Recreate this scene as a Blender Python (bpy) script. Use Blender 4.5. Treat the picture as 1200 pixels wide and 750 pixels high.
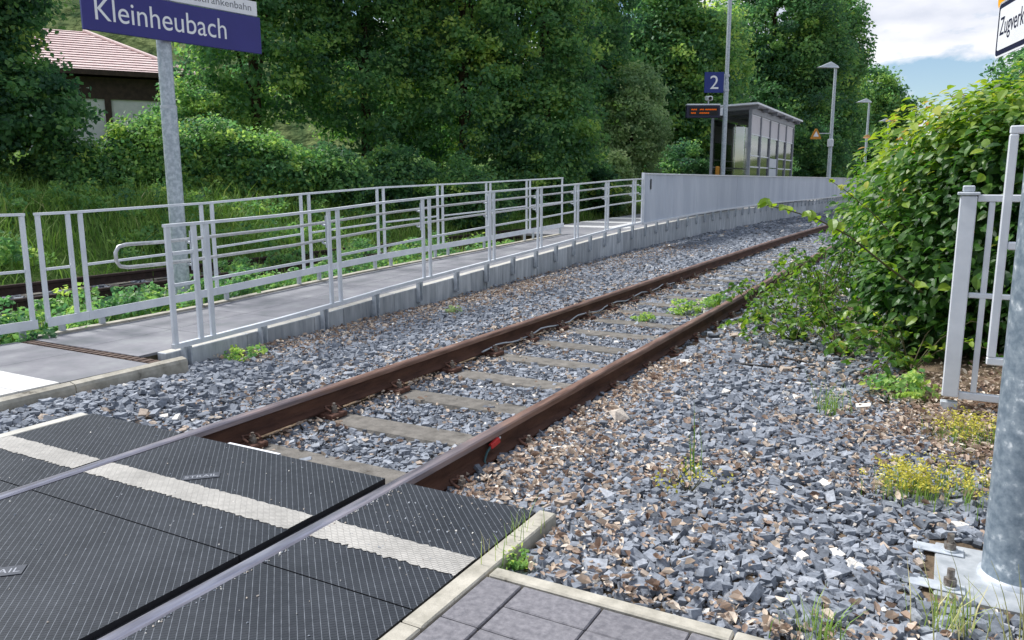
import bpy, bmesh, math, random
import numpy as np
from mathutils import Vector, Matrix
random.seed(7); RNG = np.random.default_rng(11)
R = math.radians
for o in list(bpy.data.objects): bpy.data.objects.remove(o)
SC = bpy.context.scene; COL = SC.collection

# ------------------------------------------------------------------ camera, sky, sun, exposure
YAW, PITCH, ROLL = R(28.83), R(9.973), R(-0.172)
F = Vector((-math.sin(YAW)*math.cos(PITCH), math.cos(YAW)*math.cos(PITCH), -math.sin(PITCH)))
Rt = Vector((math.cos(YAW), math.sin(YAW), 0)); Up = Rt.cross(F)
R2 = Rt*math.cos(ROLL)+Up*math.sin(ROLL); U2 = -Rt*math.sin(ROLL)+Up*math.cos(ROLL)
cam = bpy.data.cameras.new('camera'); co = bpy.data.objects.new('camera', cam); COL.objects.link(co)
co.matrix_world = Matrix(((R2.x, U2.x, -F.x, 0), (R2.y, U2.y, -F.y, 0), (R2.z, U2.z, -F.z, 1.402), (0, 0, 0, 1)))
cam.sensor_width = 36; cam.sensor_fit = 'HORIZONTAL'; cam.lens = 917.75/1200*36
cam.clip_start = .05; cam.clip_end = 3000
SC.camera = co
SC.render.resolution_x = 1024; SC.render.resolution_y = 640
SC.view_settings.view_transform = 'Standard'; SC.view_settings.look = 'None'
SC.view_settings.gamma = 1; SC.view_settings.use_curve_mapping = False
SC.view_settings.exposure = 0.86

SUN_EL, SUN_AZ = R(52), R(-92)        # azimuth from +Y towards +X
sun = bpy.data.lights.new('sun', 'SUN'); sun.energy = 3.0; sun.angle = R(14); sun.color = (1, .975, .95)
so = bpy.data.objects.new('sun', sun); COL.objects.link(so)
sd = Vector((math.sin(SUN_AZ)*math.cos(SUN_EL), math.cos(SUN_AZ)*math.cos(SUN_EL), math.sin(SUN_EL)))
so.rotation_euler = (-sd).to_track_quat('-Z', 'Y').to_euler()

w = bpy.data.worlds.new('World'); SC.world = w; w.use_nodes = True
nt = w.node_tree; nt.nodes.clear()
def wn(t, **k):
    n = nt.nodes.new(t)
    for a, b in k.items(): setattr(n, a, b)
    return n
L = nt.links.new
out = wn('ShaderNodeOutputWorld'); bg = wn('ShaderNodeBackground'); bg.inputs[1].default_value = .15
sky = wn('ShaderNodeTexSky', sky_type='NISHITA'); sky.sun_disc = False
sky.sun_elevation = SUN_EL; sky.sun_rotation = SUN_AZ; sky.air_density = 1.0; sky.dust_density = .25; sky.ozone_density = 2.5
tc = wn('ShaderNodeTexCoord'); sep = wn('ShaderNodeSeparateXYZ'); L(tc.outputs['Generated'], sep.inputs[0])
add = wn('ShaderNodeMath', operation='ADD'); L(sep.outputs[2], add.inputs[0]); add.inputs[1].default_value = .22
mx = wn('ShaderNodeMath', operation='MAXIMUM'); L(add.outputs[0], mx.inputs[0]); mx.inputs[1].default_value = .05
dx = wn('ShaderNodeMath', operation='DIVIDE'); L(sep.outputs[0], dx.inputs[0]); L(mx.outputs[0], dx.inputs[1])
dy = wn('ShaderNodeMath', operation='DIVIDE'); L(sep.outputs[1], dy.inputs[0]); L(mx.outputs[0], dy.inputs[1])
cb = wn('ShaderNodeCombineXYZ'); L(dx.outputs[0], cb.inputs[0]); L(dy.outputs[0], cb.inputs[1]); cb.inputs[2].default_value = 3.24
vr = wn('ShaderNodeVectorRotate', rotation_type='Z_AXIS'); vr.inputs['Angle'].default_value = R(8); L(cb.outputs[0], vr.inputs['Vector'])
nz = wn('ShaderNodeTexNoise'); nz.inputs['Scale'].default_value = 1.5; nz.inputs['Detail'].default_value = 9; nz.inputs['Roughness'].default_value = .58
nz.inputs['Distortion'].default_value = .35
L(vr.outputs[0], nz.inputs['Vector'])
rp = wn('ShaderNodeValToRGB'); rp.color_ramp.elements[0].position = .43; rp.color_ramp.elements[1].position = .52
rp.color_ramp.elements[0].color = (0, 0, 0, 1); rp.color_ramp.elements[1].color = (1, 1, 1, 1)
L(nz.outputs['Fac'], rp.inputs[0])
nz2 = wn('ShaderNodeTexNoise'); nz2.inputs['Scale'].default_value = 3.1; nz2.inputs['Detail'].default_value = 6
L(vr.outputs[0], nz2.inputs['Vector'])
rp2 = wn('ShaderNodeValToRGB'); rp2.color_ramp.elements[0].position = .35; rp2.color_ramp.elements[1].position = .66
rp2.color_ramp.elements[0].color = (2.35, 2.55, 3.05, 1); rp2.color_ramp.elements[1].color = (4.1, 4.12, 4.3, 1)
L(nz2.outputs['Fac'], rp2.inputs[0])
mix = wn('ShaderNodeMix', data_type='RGBA'); L(rp.outputs[0], mix.inputs[0]); dim = wn('ShaderNodeMix', data_type='RGBA', blend_type='MULTIPLY'); dim.inputs[0].default_value = 1; L(sky.outputs[0], dim.inputs[6]); dim.inputs[7].default_value = (.5, .5, .5, 1); L(dim.outputs[2], mix.inputs[6]); L(rp2.outputs[0], mix.inputs[7])
L(mix.outputs[2], bg.inputs[0]); L(bg.outputs[0], out.inputs[0])

# ------------------------------------------------------------------ materials
def lin(r, g, b):
    f = lambda c: ((c/255+.055)/1.055)**2.4 if c > 10 else c/255/12.92
    return (f(r), f(g), f(b), 1)
MATS = {}
def newmat(name):
    m = bpy.data.materials.new(name); m.use_nodes = True; n = m.node_tree; n.nodes.clear()
    o = n.nodes.new('ShaderNodeOutputMaterial'); MATS[name] = m
    return m, n, o
def mat(name, col, col2=None, rough=.6, metal=0., nscale=6., ramp=(.35, .65), bump=None, stretch=None, spec=.4, rnd=0., third=None, detail=6, rvar=0.):
    """principled with two-tone world-space noise, optional bump, optional per-object tone shift"""
    m, n, o = newmat(name); lk = n.links.new
    p = n.nodes.new('ShaderNodeBsdfPrincipled'); lk(p.outputs[0], o.inputs[0])
    p.inputs['Roughness'].default_value = rough; p.inputs['Metallic'].default_value = metal
    p.inputs['Specular IOR Level'].default_value = spec
    g = n.nodes.new('ShaderNodeNewGeometry'); v = g.outputs['Position']
    if stretch:
        mp = n.nodes.new('ShaderNodeMapping'); mp.inputs['Scale'].default_value = stretch; lk(v, mp.inputs[0]); v = mp.outputs[0]
    z = n.nodes.new('ShaderNodeTexNoise'); z.inputs['Scale'].default_value = nscale; z.inputs['Detail'].default_value = detail; z.inputs['Roughness'].default_value = .62
    lk(v, z.inputs['Vector'])
    r = n.nodes.new('ShaderNodeValToRGB'); e = r.color_ramp.elements
    e[0].position, e[1].position = ramp; e[0].color = col; e[1].color = col2 or col
    if third:
        x = e.new(third[0]); x.color = third[1]
    lk(z.outputs['Fac'], r.inputs[0]); c = r.outputs[0]
    if rnd:
        oi = n.nodes.new('ShaderNodeObjectInfo'); mr = n.nodes.new('ShaderNodeMapRange'); lk(oi.outputs['Random'], mr.inputs[0])
        mr.inputs[3].default_value = 1-rnd; mr.inputs[4].default_value = 1+rnd
        hs = n.nodes.new('ShaderNodeHueSaturation'); lk(c, hs.inputs['Color']); lk(mr.outputs[0], hs.inputs['Value']); c = hs.outputs[0]
    lk(c, p.inputs['Base Color'])
    if rvar:
        mr = n.nodes.new('ShaderNodeMapRange'); lk(z.outputs['Fac'], mr.inputs[0]); mr.inputs[1].default_value = .3; mr.inputs[2].default_value = .7
        mr.inputs[3].default_value = rough-rvar; mr.inputs[4].default_value = rough+rvar; lk(mr.outputs[0], p.inputs['Roughness'])
    if bump:
        z2 = n.nodes.new('ShaderNodeTexNoise'); z2.inputs['Scale'].default_value = bump[0]; z2.inputs['Detail'].default_value = 5; lk(g.outputs['Position'], z2.inputs['Vector'])
        b = n.nodes.new('ShaderNodeBump'); b.inputs['Strength'].default_value = bump[1]; b.inputs['Distance'].default_value = bump[2] if len(bump) > 2 else .01
        lk(z2.outputs['Fac'], b.inputs['Height']); lk(b.outputs[0], p.inputs['Normal'])
    return m
def tintmat(name, stops, rough=.6, trans=0., spec=.3, bump=None):
    """colour from the per-face 'tint' attribute; trans mixes in translucency for leaves"""
    m, n, o = newmat(name); lk = n.links.new
    a = n.nodes.new('ShaderNodeAttribute'); a.attribute_name = 'tint'
    r = n.nodes.new('ShaderNodeValToRGB'); e = r.color_ramp.elements
    e[0].position = stops[0][0]; e[0].color = stops[0][1]; e[1].position = stops[-1][0]; e[1].color = stops[-1][1]
    for s in stops[1:-1]:
        x = e.new(s[0]); x.color = s[1]
    lk(a.outputs['Fac'], r.inputs[0]); c = r.outputs[0]
    p = n.nodes.new('ShaderNodeBsdfPrincipled'); lk(c, p.inputs['Base Color']); p.inputs['Roughness'].default_value = rough
    p.inputs['Specular IOR Level'].default_value = spec
    if bump:
        g = n.nodes.new('ShaderNodeNewGeometry'); z = n.nodes.new('ShaderNodeTexNoise'); z.inputs['Scale'].default_value = bump[0]; z.inputs['Detail'].default_value = 6
        lk(g.outputs['Position'], z.inputs['Vector']); b = n.nodes.new('ShaderNodeBump'); b.inputs['Strength'].default_value = bump[1]; b.inputs['Distance'].default_value = .008
        lk(z.outputs['Fac'], b.inputs['Height']); lk(b.outputs[0], p.inputs['Normal'])
        h = n.nodes.new('ShaderNodeHueSaturation'); lk(c, h.inputs['Color']); mr = n.nodes.new('ShaderNodeMapRange'); lk(z.outputs['Fac'], mr.inputs[0])
        mr.inputs[1].default_value = .3; mr.inputs[2].default_value = .7; mr.inputs[3].default_value = .75; mr.inputs[4].default_value = 1.25
        lk(mr.outputs[0], h.inputs['Value']); lk(h.outputs[0], p.inputs['Base Color'])
    if trans:
        t = n.nodes.new('ShaderNodeBsdfTranslucent'); h = n.nodes.new('ShaderNodeHueSaturation'); h.inputs['Value'].default_value = 1.5; h.inputs['Saturation'].default_value = 1.1
        lk(c, h.inputs['Color']); lk(h.outputs[0], t.inputs[0]); x = n.nodes.new('ShaderNodeMixShader'); x.inputs[0].default_value = trans
        lk(p.outputs[0], x.inputs[1]); lk(t.outputs[0], x.inputs[2]); lk(x.outputs[0], o.inputs[0])
    else: lk(p.outputs[0], o.inputs[0])
    return m

mat('galv', lin(210, 215, 222), lin(230, 234, 239), rough=.42, metal=.12, nscale=5, ramp=(.3, .7), bump=(60, .08, .001), rvar=.06)
mat('sheet', lin(190, 198, 210), lin(206, 213, 223), rough=.45, metal=.15, nscale=.9, ramp=(.4, .6), stretch=(1, 1, .2))
mat('plate_zinc', lin(160, 166, 170), lin(190, 194, 197), rough=.5, metal=.3, nscale=14, bump=(40, .2, .002))
mat('galv_mottle', lin(112, 127, 140), lin(150, 162, 172), rough=.5, metal=.3, nscale=26, ramp=(.36, .6), third=(.72, lin(214, 220, 224)), detail=3, bump=(40, .2, .002))
mat('galv_dull', lin(172, 179, 187), lin(202, 208, 213), rough=.5, metal=.2, nscale=14, bump=(40, .2, .002), rvar=.1)
mat('galv_pole', lin(160, 171, 180), lin(196, 204, 211), rough=.45, metal=.25, nscale=22, ramp=(.4, .62), detail=4, bump=(50, .15, .002), rvar=.12)
mat('steel', lin(182, 184, 186), lin(206, 207, 208), rough=.32, metal=.4, nscale=30)
mat('bolt', lin(96, 82, 72), lin(165, 160, 152), rough=.5, metal=.6, nscale=40)
mat('concrete', lin(154, 160, 166), lin(196, 200, 204), rough=.85, nscale=4, stretch=(2.5, 2.5, .4), third=(.26, lin(108, 112, 116)), bump=(45, .35, .004), rnd=.14, spec=.2)
mat('coping', lin(172, 170, 162), lin(196, 193, 184), rough=.85, nscale=8, bump=(60, .35, .004), rnd=.05, spec=.2)
mat('kerb', lin(150, 146, 134), lin(186, 181, 168), rough=.88, nscale=9, third=(.3, lin(112, 108, 98)), bump=(70, .5, .004), rnd=.06, spec=.2)
mat('slab', lin(116, 119, 122), lin(142, 144, 146), rough=.8, nscale=2.2, bump=(120, .3, .003), rnd=.06, spec=.25, third=(.5, lin(130, 130, 135)))
mat('paver', lin(104, 103, 108), lin(132, 130, 134), rough=.82, nscale=40, bump=(220, .5, .002), rnd=.07, spec=.25)
mat('bed', lin(70, 66, 56), lin(96, 90, 76), rough=.95, nscale=30, spec=.1)
mat('tactile', lin(196, 196, 194), lin(216, 216, 213), rough=.75, nscale=12, bump=(80, .2, .002))
mat('drain', lin(74, 60, 54), lin(104, 88, 78), rough=.8, nscale=25, metal=.2, bump=(60, .4, .004))
mat('dark_metal', lin(38, 39, 42), lin(56, 57, 60), rough=.5, metal=.4)
mat('rust', lin(68, 45, 37), lin(98, 68, 54), rough=.75, nscale=14, stretch=(1, .25, 1), bump=(60, .4, .003), spec=.3)
def rail_head_mat():
    m, n, o = newmat('rail_head'); lk = n.links.new; p = n.nodes.new('ShaderNodeBsdfPrincipled'); lk(p.outputs[0], o.inputs[0])
    g = n.nodes.new('ShaderNodeNewGeometry'); mp = n.nodes.new('ShaderNodeMapping'); mp.inputs['Scale'].default_value = (3, .35, 3); lk(g.outputs['Position'], mp.inputs[0])
    z = n.nodes.new('ShaderNodeTexNoise'); z.inputs['Scale'].default_value = 9; z.inputs['Detail'].default_value = 7; lk(mp.outputs[0], z.inputs['Vector'])
    def ramp(a, b):
        r = n.nodes.new('ShaderNodeValToRGB'); r.color_ramp.elements[0].position = .35; r.color_ramp.elements[1].position = .65; r.color_ramp.elements[0].color = a; r.color_ramp.elements[1].color = b; lk(z.outputs['Fac'], r.inputs[0]); return r.outputs[0]
    a = ramp(lin(138, 136, 146), lin(186, 185, 196)); b = ramp(lin(104, 76, 64), lin(150, 120, 106))
    s_ = n.nodes.new('ShaderNodeSeparateXYZ'); lk(g.outputs['Position'], s_.inputs[0]); q = n.nodes.new('ShaderNodeMath'); q.operation = 'MULTIPLY_ADD'; lk(z.outputs['Fac'], q.inputs[0]); q.inputs[1].default_value = 2.2; lk(s_.outputs[1], q.inputs[2])
    mr = n.nodes.new('ShaderNodeMapRange'); lk(q.outputs[0], mr.inputs[0]); mr.inputs[1].default_value = 3.5; mr.inputs[2].default_value = 5.3
    x = n.nodes.new('ShaderNodeMix'); x.data_type = 'RGBA'; lk(mr.outputs[0], x.inputs[0]); lk(a, x.inputs[6]); lk(b, x.inputs[7]); lk(x.outputs[2], p.inputs['Base Color'])
    m2 = n.nodes.new('ShaderNodeMapRange'); lk(mr.outputs[0], m2.inputs[0]); m2.inputs[3].default_value = .75; m2.inputs[4].default_value = .3; lk(m2.outputs[0], p.inputs['Metallic'])
    m3 = n.nodes.new('ShaderNodeMapRange'); lk(mr.outputs[0], m3.inputs[0]); m3.inputs[3].default_value = .32; m3.inputs[4].default_value = .48; lk(m3.outputs[0], p.inputs['Roughness'])
rail_head_mat()
mat('rust_dark', lin(44, 34, 31), lin(62, 48, 42), rough=.8, nscale=14, spec=.3)
mat('rail_top', lin(132, 124, 126), lin(176, 172, 178), rough=.32, metal=.75, nscale=5, stretch=(3, .3, 3), rvar=.08, bump=(80, .08, .001))
mat('rust_plate', lin(70, 46, 38), lin(110, 78, 64), rough=.85, nscale=40, bump=(80, .5, .003))
mat('sleeper', lin(100, 97, 92), lin(128, 124, 118), rough=.92, nscale=12, third=(.28, lin(84, 78, 70)), bump=(70, .6, .006), rnd=.1, spec=.15)
mat('rubber_edge', lin(26, 27, 30), lin(36, 37, 41), rough=.7, nscale=20)
mat('dark_grey', lin(150, 154, 162), lin(150, 154, 162), rough=.6)
mat('plate_rubber', lin(62, 66, 74), lin(74, 78, 86), rough=.5)
mat('sign_blue', lin(46, 44, 118), lin(50, 48, 124), rough=.35, nscale=3)
mat('sign_blue2', lin(28, 48, 122), lin(32, 52, 128), rough=.4, nscale=3)
mat('sign_white', lin(226, 228, 232), lin(236, 238, 240), rough=.4, nscale=5)
mat('sign_grey', lin(118, 122, 130), lin(118, 122, 130), rough=.5)
mat('sign_dark', lin(30, 32, 58), lin(32, 34, 62), rough=.45)
mat('sign_yellow', lin(236, 168, 32), lin(240, 174, 40), rough=.45)
mat('red', lin(190, 44, 44), lin(205, 60, 56), rough=.45)
mat('teal', lin(52, 84, 88), lin(62, 96, 98), rough=.5)
mat('black', lin(22, 22, 24), lin(32, 32, 35), rough=.6)
mat('orange', lin(188, 128, 40), lin(200, 138, 48), rough=.45)
mat('lamp_white', lin(196, 206, 214), lin(206, 214, 222), rough=.35)
mat('bark', lin(58, 48, 40), lin(92, 80, 66), rough=.95, nscale=9, stretch=(3, 3, .6), bump=(20, .8, .03), spec=.1)
mat('stem', lin(70, 76, 44), lin(92, 84, 56), rough=.8, nscale=20)
mat('stem_pale', lin(128, 138, 84), lin(176, 172, 118), rough=.7, nscale=20)
mat('earth', lin(84, 72, 58), lin(128, 112, 94), rough=.95, nscale=5, third=(.5, lin(100, 90, 76)), bump=(30, .7, .03), spec=.1)
def ground_mat():
    m, n, o = newmat('ground'); lk = n.links.new; p = n.nodes.new('ShaderNodeBsdfPrincipled'); lk(p.outputs[0], o.inputs[0]); p.inputs['Roughness'].default_value = .95; p.inputs['Specular IOR Level'].default_value = .1
    g = n.nodes.new('ShaderNodeNewGeometry'); z = n.nodes.new('ShaderNodeTexNoise'); z.inputs['Scale'].default_value = 5; z.inputs['Detail'].default_value = 6; lk(g.outputs['Position'], z.inputs['Vector'])
    def ramp(a, b):
        r = n.nodes.new('ShaderNodeValToRGB'); r.color_ramp.elements[0].position = .35; r.color_ramp.elements[1].position = .65; r.color_ramp.elements[0].color = a; r.color_ramp.elements[1].color = b; lk(z.outputs['Fac'], r.inputs[0]); return r.outputs[0]
    e1 = ramp(lin(92, 80, 66), lin(134, 118, 100)); e2 = ramp(lin(60, 84, 40), lin(100, 126, 60))
    s = n.nodes.new('ShaderNodeSeparateXYZ'); lk(g.outputs['Position'], s.inputs[0]); a = n.nodes.new('ShaderNodeMath'); a.operation = 'MULTIPLY_ADD'; lk(z.outputs['Fac'], a.inputs[0]); a.inputs[1].default_value = 2.0; lk(s.outputs[0], a.inputs[2])
    mr = n.nodes.new('ShaderNodeMapRange'); lk(a.outputs[0], mr.inputs[0]); mr.inputs[1].default_value = -11.6; mr.inputs[2].default_value = -10.6; mr.inputs[3].default_value = 1; mr.inputs[4].default_value = 0
    x = n.nodes.new('ShaderNodeMix'); x.data_type = 'RGBA'; lk(mr.outputs[0], x.inputs[0]); lk(e1, x.inputs[6]); lk(e2, x.inputs[7]); lk(x.outputs[2], p.inputs['Base Color'])
    b = n.nodes.new('ShaderNodeBump'); b.inputs['Strength'].default_value = .7; b.inputs['Distance'].default_value = .03; z2 = n.nodes.new('ShaderNodeTexNoise'); z2.inputs['Scale'].default_value = 30; lk(g.outputs['Position'], z2.inputs['Vector']); lk(z2.outputs['Fac'], b.inputs['Height']); lk(b.outputs[0], p.inputs['Normal'])
ground_mat()
mat('wood', lin(92, 70, 52), lin(120, 96, 74), rough=.9, nscale=12, bump=(40, .5, .01))
mat('roof', lin(222, 196, 192), lin(238, 216, 210), rough=.8, nscale=3, bump=(14, .4, .03))
mat('render_wall', lin(186, 188, 190), lin(206, 206, 206), rough=.9, nscale=1.5)
mat('eave', lin(48, 38, 34), lin(66, 52, 46), rough=.85, nscale=4)
mat('hill', lin(52, 74, 44), lin(112, 124, 78), rough=1, nscale=.16, bump=(.12, 1, 6), spec=.05)
mat('frost', lin(206, 204, 208), lin(214, 212, 216), rough=.6)
mat('shelter_grey', lin(136, 140, 148), lin(152, 156, 164), rough=.5, metal=.2)
mat('poster', lin(196, 204, 212), lin(206, 212, 218), rough=.5, nscale=2)
tintmat('stone', [(0, lin(78, 83, 90)), (.3, lin(112, 118, 127)), (.62, lin(140, 146, 155)), (.85, lin(166, 170, 176)), (.93, lin(170, 156, 142)), (1, lin(220, 216, 208))], rough=.82, bump=(55, .5), spec=.3)
tintmat('dry_leaf', [(0, lin(104, 84, 72)), (.4, lin(156, 134, 118)), (.75, lin(198, 182, 164)), (1, lin(228, 218, 204))], rough=.75, trans=.15)
tintmat('foliage', [(0, lin(64, 100, 76)), (.4, lin(104, 148, 94)), (.75, lin(148, 182, 100)), (1, lin(194, 212, 116))], rough=.5, trans=.48)
tintmat('foliage_light', [(0, lin(108, 138, 100)), (.5, lin(152, 178, 126)), (1, lin(192, 208, 150))], rough=.55, trans=.42)
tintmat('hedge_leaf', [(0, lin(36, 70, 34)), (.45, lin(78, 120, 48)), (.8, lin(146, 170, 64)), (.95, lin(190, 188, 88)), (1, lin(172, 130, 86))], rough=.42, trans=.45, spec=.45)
tintmat('grass', [(0, lin(82, 118, 54)), (.6, lin(134, 166, 82)), (.85, lin(170, 184, 110)), (1, lin(204, 196, 146))], rough=.6, trans=.3)
tintmat('yellow_herb', [(0, lin(150, 150, 60)), (.5, lin(196, 188, 84)), (1, lin(224, 216, 110))], rough=.6, trans=.3)

def glass_mat():
    m, n, o = newmat('glass'); lk = n.links.new
    t = n.nodes.new('ShaderNodeBsdfTransparent'); t.inputs[0].default_value = (.86, .9, .92, 1)
    g = n.nodes.new('ShaderNodeBsdfGlossy'); g.inputs['Roughness'].default_value = .06
    f = n.nodes.new('ShaderNodeFresnel'); f.inputs[0].default_value = 2.6
    mxm = n.nodes.new('ShaderNodeMath'); mxm.operation = 'MAXIMUM'; lk(f.outputs[0], mxm.inputs[0]); mxm.inputs[1].default_value = .5
    x = n.nodes.new('ShaderNodeMixShader'); lk(mxm.outputs[0], x.inputs[0]); lk(t.outputs[0], x.inputs[1]); lk(g.outputs[0], x.inputs[2]); lk(x.outputs[0], o.inputs[0])
glass_mat()
def led_mat():
    m, n, o = newmat('led'); e = n.nodes.new('ShaderNodeEmission'); e.inputs[0].default_value = lin(255, 120, 30); e.inputs[1].default_value = .35
    n.links.new(e.outputs[0], o.inputs[0])
led_mat()

def rubber_mat(name, ca, cb, cl, rough):
    """moulded rubber: 45 degree tread grooves with lines of a second tone in one direction, cross grooves, worn tone"""
    m, n, o = newmat(name); lk = n.links.new
    p = n.nodes.new('ShaderNodeBsdfPrincipled'); lk(p.outputs[0], o.inputs[0]); p.inputs['Roughness'].default_value = rough; p.inputs['Specular IOR Level'].default_value = .22
    g = n.nodes.new('ShaderNodeNewGeometry'); s = n.nodes.new('ShaderNodeSeparateXYZ'); lk(g.outputs['Position'], s.inputs[0])
    def M(op, a, b=None, c=None):
        q = n.nodes.new('ShaderNodeMath'); q.operation = op
        for i, v in enumerate((a, b, c)):
            if v is None: continue
            if isinstance(v, (int, float)): q.inputs[i].default_value = v
            else: lk(v, q.inputs[i])
        return q.outputs[0]
    a = M('MULTIPLY', M('ADD', s.outputs[0], s.outputs[1]), .7071/.0245)      # lines run along (-1,1)
    b = M('MULTIPLY', M('SUBTRACT', s.outputs[1], s.outputs[0]), .7071/.0150)
    fa = M('FRACT', a); fb = M('FRACT', M('ADD', b, M('MULTIPLY', M('FLOOR', a), .5)))
    ga = M('LESS_THAN', fa, .10); gb = M('LESS_THAN', fb, .24)
    z = n.nodes.new('ShaderNodeTexNoise'); z.inputs['Scale'].default_value = 3.2; z.inputs['Detail'].default_value = 6; lk(g.outputs['Position'], z.inputs['Vector'])
    z2 = n.nodes.new('ShaderNodeTexNoise'); z2.inputs['Scale'].default_value = 26; z2.inputs['Detail'].default_value = 5; lk(g.outputs['Position'], z2.inputs['Vector'])
    r = n.nodes.new('ShaderNodeValToRGB'); r.color_ramp.elements[0].position = .32; r.color_ramp.elements[1].position = .7
    r.color_ramp.elements[0].color = ca; r.color_ramp.elements[1].color = cb
    lk(M('ADD', M('MULTIPLY', z.outputs['Fac'], .6), M('MULTIPLY', z2.outputs['Fac'], .4)), r.inputs[0])
    # share of the second tone in the grooves varies along them
    groove_mix = M('MULTIPLY', ga, M('SMOOTH_MIN', M('MAXIMUM', M('MULTIPLY_ADD', z2.outputs['Fac'], 1.2, -.1), .35), .8, .1))
    x = n.nodes.new('ShaderNodeMix'); x.data_type = 'RGBA'; lk(groove_mix, x.inputs[0]); lk(r.outputs[0], x.inputs[6]); x.inputs[7].default_value = cl
    x2 = n.nodes.new('ShaderNodeMix'); x2.data_type = 'RGBA'; x2.blend_type = 'MULTIPLY'; lk(M('MULTIPLY', M('SUBTRACT', gb, M('MULTIPLY', ga, gb)), .7), x2.inputs[0]); lk(x.outputs[2], x2.inputs[6]); x2.inputs[7].default_value = (.3, .3, .32, 1)
    lk(x2.outputs[2], p.inputs['Base Color'])
    hgt = M('SUBTRACT', 1, M('MAXIMUM', M('MULTIPLY', ga, .8), gb))
    bp = n.nodes.new('ShaderNodeBump'); bp.inputs['Strength'].default_value = .6; bp.inputs['Distance'].default_value = .003; lk(hgt, bp.inputs['Height']); lk(bp.outputs[0], p.inputs['Normal'])
rubber_mat('rubber', lin(42, 46, 52), lin(62, 66, 72), lin(132, 137, 144), .5)
rubber_mat('stripe', lin(150, 148, 143), lin(196, 193, 186), lin(128, 126, 122), .78)

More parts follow.
